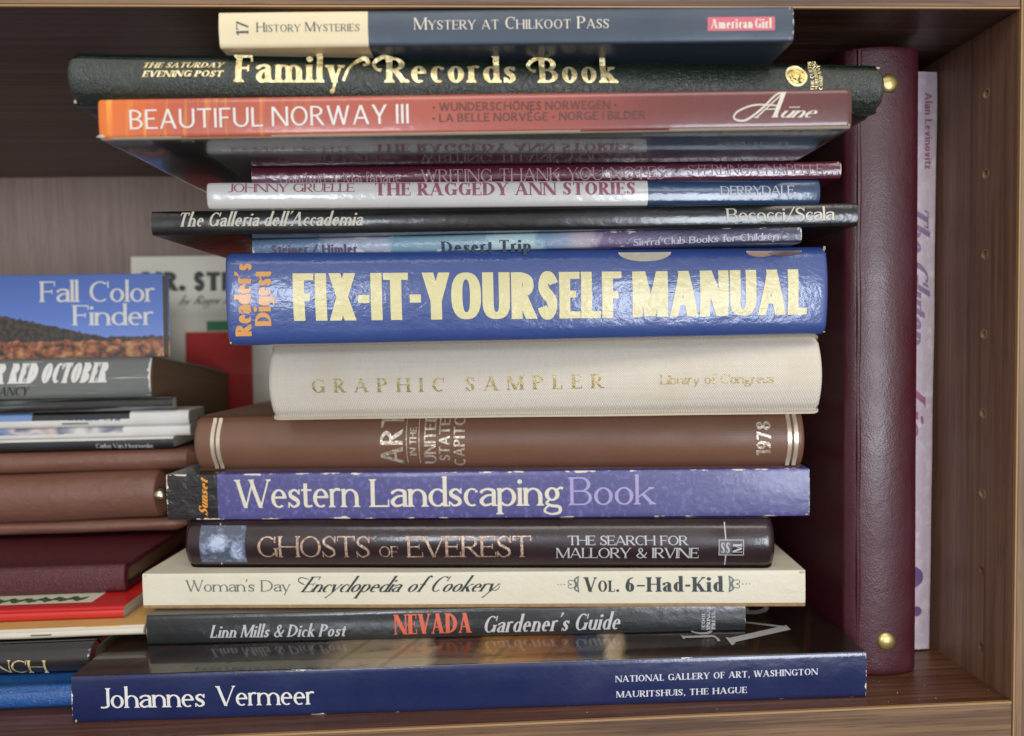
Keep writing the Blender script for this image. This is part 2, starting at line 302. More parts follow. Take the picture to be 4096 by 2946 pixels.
        p([(w-V*.8, X*.62, T), (w*.40, X*.57, T*1.3), (V*.42, X*.29, V*.95), (w*.34, T*.5, T*1.4), (w-V*.7, X*.16, T)])
    elif c == 'b':
        w = .52*k+V*.2; v(0, .02, A, 'f'); a(w-.5*w, X/2, w*.5, X/2+.01, -140, 140)
    elif c == 'c':
        w = .44*k+V*.2; a(w*.53, X/2, w*.53, X/2+.01, 62, 300)
        if se: P.dot(w*.8, X*.84, V*.36); w *= .9
    elif c == 'd':
        w = .52*k+V*.2; v(w-V, 0, A, 'fr'); a(w*.5, X/2, w*.5, X/2+.01, 40, 320)
    elif c == 'e' or c == '\u0113':
        w = .48*k+V*.2; a(w*.5, X/2, w*.5, X/2+.01, 0, 306); h(V*.5, w-V*.3, X*.5, 'b', T*1.2)
    elif c == 'f':
        w = .3*k+V*.2; x = w*.3; v(x, 0, A-.2, B); p([(x+V*.5, A-.22, V), (x+V*.62, A-.07, V*.8), (w*.8, A-T*.5, T*1.2), (w*1.08, A-.07, T*1.5)]); h(x-.09, w*.95, X, 't')
        if se: P.dot(w*1.08, A-.09, V*.42)
    elif c == 'g':
        w = .48*k+V*.25
        if se:
            a(w*.46, X*.64, w*.42, X*.36+.01, 0, 360); p([(w*.3, X*.32, T), (w*.14, X*.14, T*1.4), (w*.4, X*.0, V*.7), (w*.86, -X*.08, V*.8), (w*.86, D*.8, T*1.6), (w*.42, D, T), (w*.04, D*.7, V*.6), (w*.1, D*.25, T), (w*.3, X*.0, T)])
            p([(w*.74, X*.86, T), (w*.9, X*.98, T*1.2), (w*1.08, X*.95, T*1.6)])
        else:
            a(w*.5, X/2, w*.5, X/2+.01, 40, 320); v(w-V, D*.35, X); p([(w-V*.5, D*.4, V), (w-V*.6, D*.75, V*.8), (w*.45, D+T*.5, T), (w*.08, D*.8, T*1.1)])
    elif c in 'hnmu':
        w = .52*k+V*.2; ry = .3
        if c == 'u':
            v(0, ry*.8, X, 'f'); v(w-V, 0, X, 'fr' if se else ''); a(w/2, ry, w/2, ry, 180, 350)
        else:
            v(0, 0, A if c == 'h' else X, 'fb')
            a(w/2, X-ry, w/2, ry, 0, 155); v(w-V, 0, X-ry+.01, B)
            if c == 'm': w2 = w-V; a(w2+w/2, X-ry, w/2, ry, 0, 155); v(w2+w-V, 0, X-ry+.01, B); w = w2+w
    elif c == '\u016b':
        w = .52*k+V*.2; v(0, .24, X, 'f'); v(w-V, 0, X, 'fr'); a(w/2, .3, w/2, .3, 180, 350); h(0, w, X+.26, 'c', T*1.3)
    elif c == 'i':
        w = V; v(0, 0, X, 'fb'); P.dot(V/2, X+.22, V*.58)
    elif c == 'j':
        w = V; v(0, D*.5, X, 'f'); P.dot(V/2, X+.22, V*.58); p([(V*.5, D*.5, V), (V*.4, D*.85, V*.7), (-V*.6, D, T)])
    elif c == 'k':
        w = .5*k+V*.3; v(0, 0, A, 'fb'); d(V*.8, X*.42, w-T*1.5, X, T if se else V*.95); d(w*.4, X*.6, w-V*.4, 0, V); P.serif(w-V*.9, w, 0, B); P.serif(w-T*2.2, w-T*.9, X, 'T')
    elif c == 'l':
        w = V; v(0, 0, A, 'fb')
    elif c == 'o':
        w = .5*k+V*.25; a(w/2, X/2, w/2, X/2+.01, 0, 360)
    elif c == 'p':
        w = .52*k+V*.2; v(0, D, X, 'fb'); a(w*.5, X/2, w*.5, X/2+.01, -140, 140)
    elif c == 'q':
        w = .52*k+V*.2; v(w-V, D, X, B); a(w*.5, X/2, w*.5, X/2+.01, 40, 320)
    elif c == 'r':
        w = .3*k+V*.3; v(0, 0, X, 'fb'); p([(V*.6, X*.72, T), (w*.5, X*.95, T*1.3), (w*.85, X*.97, V*.7), (w*.98, X*.9, V*.5)])
    elif c == 's':
        w = .36*k+V*.3; P.scurve(w, 0, X)
    elif c == 't':
        w = .3*k+V*.2; x = w*.2; v(x, .12, X+.2); h(x-.09, w, X, 't'); p([(x+V*.5, .16, V), (x+V*.6, .06, V*.8), (w*.72, T*.5, T*1.2), (w*1.05, .06, T)])
    elif c == 'v':
        w = .5*k+V*.3; d(V*.5, X, w*.5, 0, V); d(w*.5, 0, w-T*.6, X, T if se else V); P.serif(0, V*.9, X, 'T'); P.serif(w-T*1.2, w, X, 'T')
    elif c == 'w':
        w = .76*k+V*.4; t1 = T if se else V*.92; d(V*.5, X, w*.29, 0, V); d(w*.29, 0, w*.5, X, t1); d(w*.5, X, w*.73, 0, V); d(w*.73, 0, w-t1*.6, X, t1); P.serif(0, V*.9, X, 'T'); P.serif(w-t1*1.2, w, X, 'T')
    elif c == 'x':
        w = .46*k+V*.4; d(V*.5, X, w-V*.5, 0, V); d(w-T, X, T, 0, T if se else V)
    elif c == 'y':
        w = .5*k+V*.3; d(V*.5, X, w*.5, 0, V); t1 = T if se else V; x1 = w-t1*.6; d(w*.5-(x1-w*.5)*(-D/X)*.8, D*.8, x1, X, t1); P.serif(0, V*.9, X, 'T'); P.serif(w-T*1.2, w, X, 'T')
        if se: P.dot(w*.5-(x1-w*.5)*(-D/X)*.8-V*.2, D*.85, V*.4)
    elif c == 'z':
        w = .42*k; h(0, w, X, 't'); h(0, w, 0, 'b'); d(V*.6, 0, w-V*.6, X, V)
    elif c == '1':
        w = .3*k; v(w*.45, 0, 1, B); d(w*.1, .8, w*.5, .98, T*1.2)
    elif c == '6':
        w = .5*k+V*.2; a(w/2, .31, w/2, .31, 0, 360); p([(V*.5, .3, V), (V*.6, .55, V), (w*.42, .85, T*1.6), (w*.86, 1-T*.5, T)])
    elif c == '7':
        w = .48*k+V*.1; h(0, w, 1, 't'); d(w*.3, 0, w-V*.4, 1, V*.85)
        if se: v(0, .82, 1, w=T)
    elif c == '8':
        w = .5*k+V*.2; a(w/2, .26, w/2, .27, 0, 360); a(w/2, .75, w*.44, .25, 0, 360)
    elif c == '9':
        w = .5*k+V*.2; a(w/2, .69, w/2, .31, 0, 360); p([(w-V*.5, .7, V), (w-V*.6, .45, V), (w*.58, .15, T*1.6), (w*.14, T*.5, T)])
    elif c == '&':
        w = .72*k+V*.2; p([(w, .56, T), (w*.84, .3, T*1.2), (w*.55, .05, T*1.2), (w*.3, T*.5, T*1.3), (w*.08, .24, V*.8), (w*.34, .52, T), (w*.6, .76, V*.6), (w*.44, 1-T*.6, T*1.1), (w*.24, .8, V*.7), (w*.46, .46, V*.9), (w*.78, .12, V*.9), (w*1.02, .04, T)])
    elif c == '/':
        w = .5*k; d(0, -.12, w, 1.05, T*1.2)
    elif c == '-':
        w = .32*k; h(0, w, .42 if not F.caps else .45, 'c', M if se else V*.85)
    elif c == '\u2013':
        w = .5*k; h(0, w, .42, 'c', T*1.6)
    elif c == '.':
        w = V; P.dot(V/2, V*.55, V*.6)
    elif c == ',':
        w = V; p([(V*.5, V*.8, V), (V*.6, 0, V*.6), (V*.1, -V, T*.5)])
    elif c == "'":
        w = V; p([(V*.5, A, V), (V*.6, A-.1, V*.6), (V*.1, A-.24, T*.6)])
    elif c == '\u2022':
        w = .24; P.dot(.12, .42, .12)
    elif c == '(':   # bracket ornament
        w = .2; p([(.2, 1.05, T), (.06, .8, T*1.2), (.1, .5, T*1.6), (.06, .2, T*1.2), (.2, -.05, T)]); v(.2, -.05, 1.05, w=T)
    elif c == ')':
        w = .2; p([(0, 1.05, T), (.14, .8, T*1.2), (.1, .5, T*1.6), (.14, .2, T*1.2), (0, -.05, T)]); v(-T, -.05, 1.05, w=T)
    else:
        w = F.word
    return w, P.out

def layout(F, s):
    """strips of a whole line, starting at x = 0, plus its width"""
    x = 0; out = []; tan = math.tan(math.radians(F.slant)); first = True
    for ch in s:
        if ch == ' ': x += F.word; continue
        sc = 1.0; g = ch
        if F.small and ch.islower(): sc = F.small; g = ch.upper()
        if sc != 1.0:
            F2 = Face(**{**F.__dict__, 'V': F.V/sc*.9, 'T': F.T/sc}) if False else F
        w, st = glyph(F, g)
        pad = F.serif*.55
        x += 0 if first else F.gap*sc; first = False
        x += pad*sc
        for rows in st:
            out.append([((x+(p[0])*sc+p[1]*sc*tan, p[1]*sc), (x+q[0]*sc+q[1]*sc*tan, q[1]*sc)) for p, q in rows])
        x += w*sc+pad*sc
    return out, x

# ---------------------------------------------------------------- materials
def lin(c):
    return tuple((v/255/12.92 if v/255 <= .04045 else ((v/255+.055)/1.055)**2.4) for v in c) + (1,)
class NT:
    """tiny node helper"""
    def __init__(s, name):
        s.m = bpy.data.materials.new(name); s.m.use_nodes = True; s.t = s.m.node_tree; s.n = s.t.nodes
        s.b = s.n['Principled BSDF']; s.co = s.n.new('ShaderNodeTexCoord').outputs['Object']
    def link(s, a, b): s.t.links.new(a, b)
    def put(s, sock, v):
        if hasattr(v, 'is_linked'): s.link(v, sock)
        else: sock.default_value = v
    def noise(s, scale, detail=3, stretch=None, rough=.5, dist=0, co=None):
        n = s.n.new('ShaderNodeTexNoise'); n.inputs['Scale'].default_value = scale; n.inputs['Detail'].default_value = detail
        n.inputs['Roughness'].default_value = rough; n.inputs['Distortion'].default_value = dist
        src = co or s.co
        if stretch:
            mp = s.n.new('ShaderNodeMapping'); mp.inputs['Scale'].default_value = stretch; s.link(src, mp.inputs[0]); src = mp.outputs[0]
        s.link(src, n.inputs['Vector']); return n.outputs['Fac']
    def vor(s, scale, stretch=None, feat='F1'):
        n = s.n.new('ShaderNodeTexVoronoi'); n.feature = feat; n.inputs['Scale'].default_value = scale; src = s.co
        if stretch:
            mp = s.n.new('ShaderNodeMapping'); mp.inputs['Scale'].default_value = stretch; s.link(src, mp.inputs[0]); src = mp.outputs[0]
        s.link(src, n.inputs['Vector']); return n.outputs['Distance']
    def math(s, op, a, b=0.0, c=0.0, clamp=False):
        n = s.n.new('ShaderNodeMath'); n.operation = op; n.use_clamp = clamp
        s.put(n.inputs[0], a); s.put(n.inputs[1], b)
        if op in ('MULTIPLY_ADD', 'SMOOTH_MIN'): s.put(n.inputs[2], c)
        return n.outputs[0]
    def xyz(s):
        n = s.n.new('ShaderNodeSeparateXYZ'); s.link(s.co, n.inputs[0]); return n.outputs
    def ramp(s, fac, stops, mode='LINEAR'):
        n = s.n.new('ShaderNodeValToRGB'); n.color_ramp.interpolation = mode; e = n.color_ramp.elements
        while len(e) < len(stops): e.new(.5)
        for q, (p, c) in zip(e, stops): q.position = p; q.color = c if len(c) == 4 else lin(c)
        s.link(fac, n.inputs[0]); return n.outputs[0]
    def mix(s, fac, a, b):
        n = s.n.new('ShaderNodeMix'); n.data_type = 'RGBA'; s.put(n.inputs[0], fac); s.put(n.inputs[6], a); s.put(n.inputs[7], b); return n.outputs[2]
    def bump(s, h, strength, dist, prev=None):
        n = s.n.new('ShaderNodeBump'); n.inputs['Strength'].default_value = strength; n.inputs['Distance'].default_value = dist
        s.link(h, n.inputs['Height'])
        if prev is not None: s.link(prev, n.inputs['Normal'])
        return n.outputs[0]
    def done(s, col, rough=.5, metal=0, coat=0, coatr=.08, nrm=None, cnrm=None, spec=.5):
        s.put(s.b.inputs['Base Color'], col); s.put(s.b.inputs['Roughness'], rough); s.put(s.b.inputs['Metallic'], metal)
        s.put(s.b.inputs['Coat Weight'], coat); s.put(s.b.inputs['Coat Roughness'], coatr); s.b.inputs['Specular IOR Level'].default_value = spec
        if nrm is not None: s.link(nrm, s.b.inputs['Normal'])
        if cnrm is not None: s.link(cnrm, s.b.inputs['Coat Normal'])
        return s.m

def edge_wear(k, L, H, width, scale=420, along=.35):
    """0..1 mask of paper showing where the spine's edges and ends are rubbed"""
    x, y, z = k.xyz()
    y = k.math('ABSOLUTE', y)
    dz = k.math('MINIMUM', k.math('ABSOLUTE', z), k.math('ABSOLUTE', k.math('SUBTRACT', H, z)))
    dx = k.math('ABSOLUTE', k.math('SUBTRACT', L/2, k.math('ABSOLUTE', x)))
    d = k.math('ADD', y, k.math('MINIMUM', dz, dx))
    n = k.math('ADD', k.noise(scale, 4, (along, 1, 1), .65), k.math('MULTIPLY', k.math('SUBTRACT', k.noise(38, 3), .55), .9))
    lim = k.math('MULTIPLY', k.math('SUBTRACT', n, .33), width*5.)
    return k.math('MULTIPLY', k.math('SUBTRACT', lim, d), 9000, clamp=True)

def cover(name, c, c2=None, rough=.4, coat=.0, coatr=.1, grain=None, wrinkle=.15, wear=None, dims=(1, 1), paper=(214, 205, 188), ms=60, cs=None, streak=None):
    """printed or cloth cover: mottled colour, surface grain, varnish, rubbed edges"""
    k = NT(name); c2 = c2 or tuple(v*.86 for v in c)
    col = k.mix(k.noise(ms, 5, cs), lin(c), lin(c2))
    col = k.mix(k.math('MULTIPLY', k.noise(900, 2), .12), col, lin(tuple(v*.7 for v in c)))
    if streak:
        col = k.mix(k.math('MULTIPLY', k.math('SUBTRACT', k.noise(streak[1], 4, streak[2]), .52), 6, clamp=True), col, lin(streak[0]))
    n = None
    if wrinkle:
        n = k.bump(k.noise(170, 4, (1, 1, 1.3), .55, .4), wrinkle, .0012)
    cn = k.bump(k.noise(420, 2), .08, .0006, n)
    if grain == 'leather':
        v = k.vor(900, (.8, 1, 1)); n = k.bump(k.vor(1900, (.8, 1, 1)), .3, .0003, n); n = k.bump(k.noise(520, 6, (1.2, 1, .8), .65, 1.6), .95, .0006, n); cn = n
    if grain == 'pebble':
        n = k.bump(k.vor(1500, (.8, 1, 1)), .16, .0003, n); n = k.bump(k.noise(300, 4, (1, 1, 1), .6, 1.), .12, .0005, n); cn = n
    if grain == 'fine':
        n = k.bump(k.noise(640, 5), .12, .0003, n); n = k.bump(k.noise(110, 5, (1, 1, 2.2), .6, 1.4), .17, .0006, n); cn = n
    if grain == 'cloth':
        x, y, z = k.xyz()
        wx = k.math('SINE', k.math('MULTIPLY', x, 6500.)); wz = k.math('SINE', k.math('MULTIPLY', z, 6500.))
        n = k.bump(k.math('ADD', wx, wz), .1, .0001, n); cn = n
    if wear:
        m = edge_wear(k, dims[0], dims[1], wear)
        col = k.mix(m, col, lin(paper))
        coat_ = k.math('MULTIPLY', k.math('SUBTRACT', 1.0, m), coat)
    else: coat_ = coat
    sc = k.math('MULTIPLY', k.math('SUBTRACT', k.noise(35, 3), .35), .5, clamp=True)
    return k.done(col, k.math('ADD', sc, rough-.08), 0, coat_, coatr, n, cn)

def linen(name, c):
    k = NT(name); x, y, z = k.xyz()
    jx = k.math('MULTIPLY', k.noise(700, 2, (.1, 1, 1)), 2.6); jz = k.math('MULTIPLY', k.noise(700, 2, (1, 1, .1)), 2.6)
    wx = k.math('SINE', k.math('ADD', k.math('MULTIPLY', x, 6200.), jz)); wz = k.math('SINE', k.math('ADD', k.math('MULTIPLY', k.math('ADD', z, y), 6200.), jx))
    w = k.math('MULTIPLY', k.math('MULTIPLY', wx, wz), 1.0)
    f = k.math('MULTIPLY_ADD', w, .3, .5)
    thr = k.math('ADD', k.noise(900, 2, (.03, 1, 1)), k.noise(900, 2, (1, 1, .03)))
    col = k.mix(f, lin(tuple(v*.74 for v in c)), lin(tuple(min(255, v*1.08) for v in c)))
    col = k.mix(k.math('MULTIPLY', k.math('SUBTRACT', thr, .9), .7, clamp=True), col, lin(tuple(v*.84 for v in c)))
    col = k.mix(k.math('MULTIPLY', k.math('SUBTRACT', k.noise(30, 4), .55), 2, clamp=True), col, lin((196, 182, 150)))
    n = k.bump(f, .5, .0003); n = k.bump(thr, .4, .0002, n)
    return k.done(col, .85, nrm=n, spec=.2)

def flat(name, c, rough=.5, metal=0, coat=0, var=.1, scale=300):
    k = NT(name)
    col = k.mix(k.noise(scale, 4), lin(c), lin(tuple(v*(1-var) for v in c)))
    return k.done(col, rough, metal, coat, .1, k.bump(k.noise(170, 3), .1, .0008))

def foil(name, c, c2, worn=0.0, rough=.3, metal=.85):
    k = NT(name); n = k.noise(700, 5, None, .6)
    col = k.mix(k.math('MULTIPLY', k.math('SUBTRACT', n, .38), 4, clamp=True), lin(c2), lin(c))
    nr = k.bump(k.noise(600, 4, None, .6, .6), .7, .0006)
    if worn:
        m = k.math('MULTIPLY', k.math('SUBTRACT', k.noise(1500, 3), .5+worn*.1), 9, clamp=True)
        k.put(k.b.inputs['Alpha'], k.math('SUBTRACT', 1.0, k.math('MULTIPLY', m, worn)))
    return k.done(col, rough, metal, 0, nrm=nr)

def wood(name, axis, dark, mid, light, rough=.42, coat=.15, scale=1.0, lines=1.0):
    k = NT(name); st = [46, 46, 46]; st[axis] = 1.3; fine = [560, 560, 560]; fine[axis] = 9; pore = [1500, 1500, 1500]; pore[axis] = 60
    a = k.noise(scale, 6, tuple(st), .62, .6); b = k.noise(1, 3, tuple(fine), .6); c = k.noise(1, 2, tuple(pore), .5)
    f = k.math('ADD', k.math('MULTIPLY', a, .42), k.math('MULTIPLY', b, .58))
    col = k.ramp(f, [(.40, dark), (.5, mid), (.60, light)])
    col = k.mix(k.math('MULTIPLY', k.math('SUBTRACT', c, .58), 3.2, clamp=True), col, lin(tuple(v*.45 for v in dark)))
    ln = [230, 230, 230]; ln[axis] = 5
    col = k.mix(k.math('MULTIPLY', k.math('SUBTRACT', k.noise(1, 4, tuple(ln), .7, .4), .59), 5*lines, clamp=True), col, lin(tuple(v*.5 for v in dark)))
    n = k.bump(k.math('ADD', b, c), .2, .0002)
    return k.done(col, rough, 0, coat, .25, n)

def pages(name, c=(205, 194, 170)):
    k = NT(name); x, y, z = k.xyz()
    f = k.noise(1, 2, (3, 3, 4200)); col = k.mix(f, lin(tuple(v*.62 for v in c)), lin(c))
    return k.done(col, .9, nrm=k.bump(f, .6, .0002), spec=.1)
PAGES = pages('page_edges')
PAGES_OLD = pages('aged_page_edges', (150, 118, 90))
INK = dict(
    ink_slate=flat('ink_slate', (62, 72, 90)), ink_cream=flat('ink_cream', (216, 208, 188)), ink_white=flat('ink_white', (220, 217, 210)),
    gold_foil=foil('gold_foil', (246, 236, 190), (206, 178, 112), 0, .34, .6), ink_umber=flat('ink_umber', (84, 46, 36)),
    ink_rose=flat('ink_rose', (182, 140, 146)), ink_plum=flat('ink_plum', (152, 78, 98), coat=.5), ink_pale=flat('ink_pale', (206, 206, 214)),
    ink_violet=flat('ink_violet', (86, 74, 106)), ink_navy=flat('ink_navy', (28, 44, 66)), ink_lilac=flat('ink_lilac', (204, 196, 216)),
    ink_orange=flat('ink_orange', (214, 152, 78), coat=.4), ink_butter=cover('ink_butter', (216, 205, 150), (208, 197, 142), .42, .5, .2, grain='fine', wrinkle=.3),
    worn_gold=foil('worn_gold', (198, 180, 132), (150, 128, 84), .5, .4, .5), silver_foil=foil('silver_foil', (236, 226, 206), (180, 160, 138), .1, .3, .6), band_foil=flat('band_foil', (226, 212, 188), .28, .6, var=.06),
    ink_gold=flat('ink_gold', (222, 150, 46)), ink_lavender=flat('ink_lavender', (162, 152, 194)), bronze_foil=foil('bronze_foil', (214, 186, 164), (150, 118, 100), 0, .35, .5),
    ink_silver=flat('ink_silver', (186, 184, 184)), ink_sage=flat('ink_sage', (96, 104, 98)), ink_charcoal=flat('ink_charcoal', (42, 48, 50)),
    ink_coral=flat('ink_coral', (208, 96, 66)), ink_moss=flat('ink_moss', (66, 68, 58)), ink_black=flat('ink_black', (20, 20, 20)),
    ink_pink=flat('ink_pink', (182, 112, 148)), ink_purple=flat('ink_purple', (118, 90, 140)), ink_mauve=flat('ink_mauve', (156, 130, 166)))

# ---------------------------------------------------------------- building helpers
def link(name, verts, faces, mats, idx=None, parent=None, smooth=True, label=None):
    me = bpy.data.meshes.new(name); me.from_pydata(verts, [], faces)
    for m in (mats if isinstance(mats, (list, tuple)) else [mats]): me.materials.append(m)
    if idx: me.polygons.foreach_set('material_index', idx)
    if smooth: me.polygons.foreach_set('use_smooth', [True]*len(faces)); me.set_sharp_from_angle(angle=R(38))
    me.update()
    o = bpy.data.objects.new(name, me); C.objects.link(o)
    if parent is not None: o.parent = parent
    if label: o['label'] = label
    return o
def thing(name, label, cat, group=None, mat=None):
    o = bpy.data.objects.new(name, None); C.objects.link(o); o['label'] = label; o['category'] = cat; o.empty_display_size = .01
    if group: o['group'] = group
    if mat is not None: o.matrix_world = mat
    return o
def box(name, a, b, m, parent, bevel=.0004, label=None):
    (x0, y0, z0), (x1, y1, z1) = a, b
    v = [(x, y, z) for z in (z0, z1) for y in (y0, y1) for x in (x0, x1)]
    o = link(name, v, [(0, 2, 3, 1), (4, 5, 7, 6), (0, 1, 5, 4), (2, 6, 7, 3), (0, 4, 6, 2), (1, 3, 7, 5)], m, parent=parent, smooth=False, label=label)
    if bevel:
        bv = o.modifiers.new('edge', 'BEVEL'); bv.width = bevel; bv.segments = 2
    return o
def tube(name, pts, r, m, parent, seg=8):
    v = []; f = []
    for i, p in enumerate(pts):
        a = Vector(pts[max(0, i-1)]); b = Vector(pts[min(len(pts)-1, i+1)]); d = (b-a).normalized()
        u = d.orthogonal().normalized(); w = d.cross(u)
        v += [tuple(Vector(p)+(u*math.cos(t)+w*math.sin(t))*r) for t in [2*math.pi*j/seg for j in range(seg)]]
        if i: f += [((i-1)*seg+j, (i-1)*seg+(j+1) % seg, i*seg+(j+1) % seg, i*seg+j) for j in range(seg)]
    f += [tuple(range(seg))[::-1], tuple(range((len(pts)-1)*seg, len(pts)*seg))]
    return link(name, v, f, m, parent=parent)
def dome(name, c, r, h, m, parent, n=24, rings=7):
    """round-headed stud on a surface facing -Y"""
    v = []; f = []
    for i in range(rings):
        t = i/(rings-1)*math.pi/2
        for j in range(n):
            a = 2*math.pi*j/n; v.append((c[0]+r*math.cos(t)*math.cos(a), c[1]-h*math.sin(t), c[2]+r*math.cos(t)*math.sin(a)))
        if i: f += [((i-1)*n+j, (i-1)*n+(j+1) % n, i*n+(j+1) % n, i*n+j) for j in range(n)]
    return link(name, v, f, m, parent=parent)

class Spine:
    """front profile of a book lying on its side: y of the spine surface at height z and place x"""
    def __init__(s, L, H, bulge, r, er, wob, seed):
        s.L, s.H, s.b, s.r, s.er, s.wob, s.seed = L, H, bulge, r, er, wob, seed
    def y(s, z):
        t = 2*z/s.H-1; return s.b*t*t
    def warp(s, x, y, z):
        """rounded ends and slight unevenness"""
        if s.er:
            e = max(0, abs(x)-(s.L/2-s.er))/s.er; k = s.er*(1-math.sqrt(max(0, 1-e*e)))
            w = max(0., 1-y/.02); y += k*w*.9
            z = s.H/2+(z-s.H/2)*(1-min(.5, k/(s.H/2))*w*.55)
        if s.wob:
            n = mnoise.noise(Vector((x*18+s.seed, y*12, s.seed*3.1))); m = mnoise.noise(Vector((x*32+s.seed, z*40, s.seed)))
            y += s.wob*m; z += s.wob*.7*n
        return (x, y, z)

def frame(n, roll=0, tilt=0):
    x, y, z, yaw, L, H = FRAMES[n]
    return Matrix.Translation((x, y, z)) @ Matrix.Rotation(R(yaw), 4, 'Z') @ Matrix.Rotation(R(tilt), 4, 'X'), L, H

def book(n, name, label, cat='book', group='books stacked flat on the right of the shelf', depth=.2, board=.0026, bulge=.0012, r=.0012, er=0, wob=.00012, inset=.003,
         mats=None, pick=None, cuts=(), joint=False, page=None, tilt=0, mat4=None, LH=None, page_label=None, N=110):
    mt, L, H = (frame(n, tilt=tilt) if mat4 is None else (mat4, *LH))
    t = thing(name, label, cat, group, mt)
    sp = Spine(L, H, bulge, r, er, wob, abs(hash_(n)) % 97)
    # outer path from the back of the lower board, round the spine, to the back of the upper board
    out = [(depth, 0.), (depth*.5, 0.)]
    if joint: out += [(.012, 0.), (.0095, .0009), (.007, .0009), (.0045, 0.)]
    yb = sp.b
    out.append((yb+r, 0.))
    K = 4
    for i in range(1, K): a = math.pi/2*i/K; out.append((yb+r-r*math.sin(a), r-r*math.cos(a)))
    M = 12
    for i in range(M+1):
        z = r+(H-2*r)*i/M; out.append((sp.y(z), z))
    for i in range(1, K): a = math.pi/2*i/K; out.append((yb+r-r*math.cos(a), H-r+r*math.sin(a)))
    out.append((yb+r, H))
    if joint: out += [(.0045, H), (.007, H-.0009), (.0095, H-.0009), (.012, H)]
    out += [(depth*.5, H), (depth, H)]
    # blend corner depth so that the bulge meets the corners
    inn = []
    for (y, z) in out:
        zi = min(max(z, board), H-board); yi = y if (z <= board*1.01 or z >= H-board*1.01) and y > yb+r*1.01 else y+board
        inn.append((min(yi, depth), zi))
    xs = sorted(set([-L/2+L*i/N for i in range(N+1)]+[c for c in cuts]+[s_*(L/2-q) for s_ in (-1, 1) for q in ([er*u for u in (.15, .35, .6, .8)] if er else [])]))
    P = len(out); v = []; f = []; idx = []
    for x in xs:
        v += [sp.warp(x, y, z) for y, z in out]
        v += [sp.warp(x, y, z) for y, z in inn]
    Q = 2*P
    def face(q, cx):
        f.append(q)
        if pick:
            c = [sum(v[i][a] for i in q)/len(q) for a in range(3)]; idx.append(pick(c[0] if cx is None else cx, c[1], c[2], H))
        else: idx.append(0)
    for i in range(len(xs)-1):
        a, b = i*Q, (i+1)*Q; cx = (xs[i]+xs[i+1])/2
        for j in range(P-1):
            face((a+j, b+j, b+j+1, a+j+1), cx); face((a+P+j+1, b+P+j+1, b+P+j, a+P+j), cx)
        face((a, a+P, b+P, b), cx); face((a+P-1, b+P-1, b+2*P-1, a+2*P-1), cx)
    for s_, o_ in ((1, 0), (0, (len(xs)-1)*Q)):
        for j in range(P-1):
            q = (o_+j, o_+j+1, o_+P+j+1, o_+P+j); face(q if s_ else q[::-1], xs[0] if s_ else xs[-1])
    link('cover', v, f, mats, idx, t)
    y0 = yb+board+.0006
    g = box('page_block', (-L/2+inset, y0, board+.00005), (L/2-inset, depth-inset, H-board-.00005), page or PAGES, t, 0, page_label)
    t_spine[n] = (t, sp)
    return t
def hash_(s): return sum((i+3)*ord(c) for i, c in enumerate(s))
t_spine = {}

def strips_mesh(name, strips, fn, m, parent, label=None):
    v = []; f = []
    for k, rows in enumerate(strips):
        for j, (p, q) in enumerate(rows):
            v.append(fn(p, k)); v.append(fn(q, k))
            if j: b = len(v); f.append((b-4, b-3, b-1, b-2))
    return link(name, v, f, m, parent=parent, smooth=False, label=label)
LIFT = .00013
def on_spine(n):
    t, sp = t_spine[n]
    def fn(x, z, k=0):
        return sp.warp(x, sp.y(min(max(z, sp.r), sp.H-sp.r))-LIFT-(k % 40)*.0000016, z)
    return fn
def print_text(n, s, face, mat, part, x, z, ux, uz, vx, vz, place=None):
    t = t_spine[n][0]; F = FACES[face]; st, w = layout(F, s); fn = place or on_spine(n)
    mm = .001
    def P(p, k):
        u, v_ = p[0]/w, p[1]
        return fn((x+ux*u+vx*v_)*mm, (z+uz*u+vz*v_)*mm, k)
    return strips_mesh(part, st, P, INK[mat], t)
def patch(n, name, x0, z0, x1, z1, m, lift=0, nx=10, nz=6, label=None):
    """printed panel that follows the spine (millimetres)"""
    t, sp = t_spine[n]; fn = on_spine(n); v = []; f = []
    for j in range(nz+1):
        for i in range(nx+1):
            p = fn((x0+(x1-x0)*i/nx)*.001, (z0+(z1-z0)*j/nz)*.001); v.append((p[0], p[1]+LIFT*.45-lift, p[2]))
    for j in range(nz):
        for i in range(nx):
            a = j*(nx+1)+i; f.append((a, a+1, a+nx+2, a+nx+1))
    return link(name, v, f, m, parent=t, label=label)
def swash(n, name, pts, mat):
    """curved pen strokes (mm): each a list of (x, z, width)"""
    t = t_spine[n][0]; fn = on_spine(n)
    for grp in ([[q] for q in pts] if 'lettering' in name else [pts]):
        pen = Pen(FACES['ROMAN'])
        for q in grp: pen.p(q, 9)
        strips_mesh(name, pen.out, lambda p, k: fn(p[0]*.001, p[1]*.001, k), INK[mat], t)

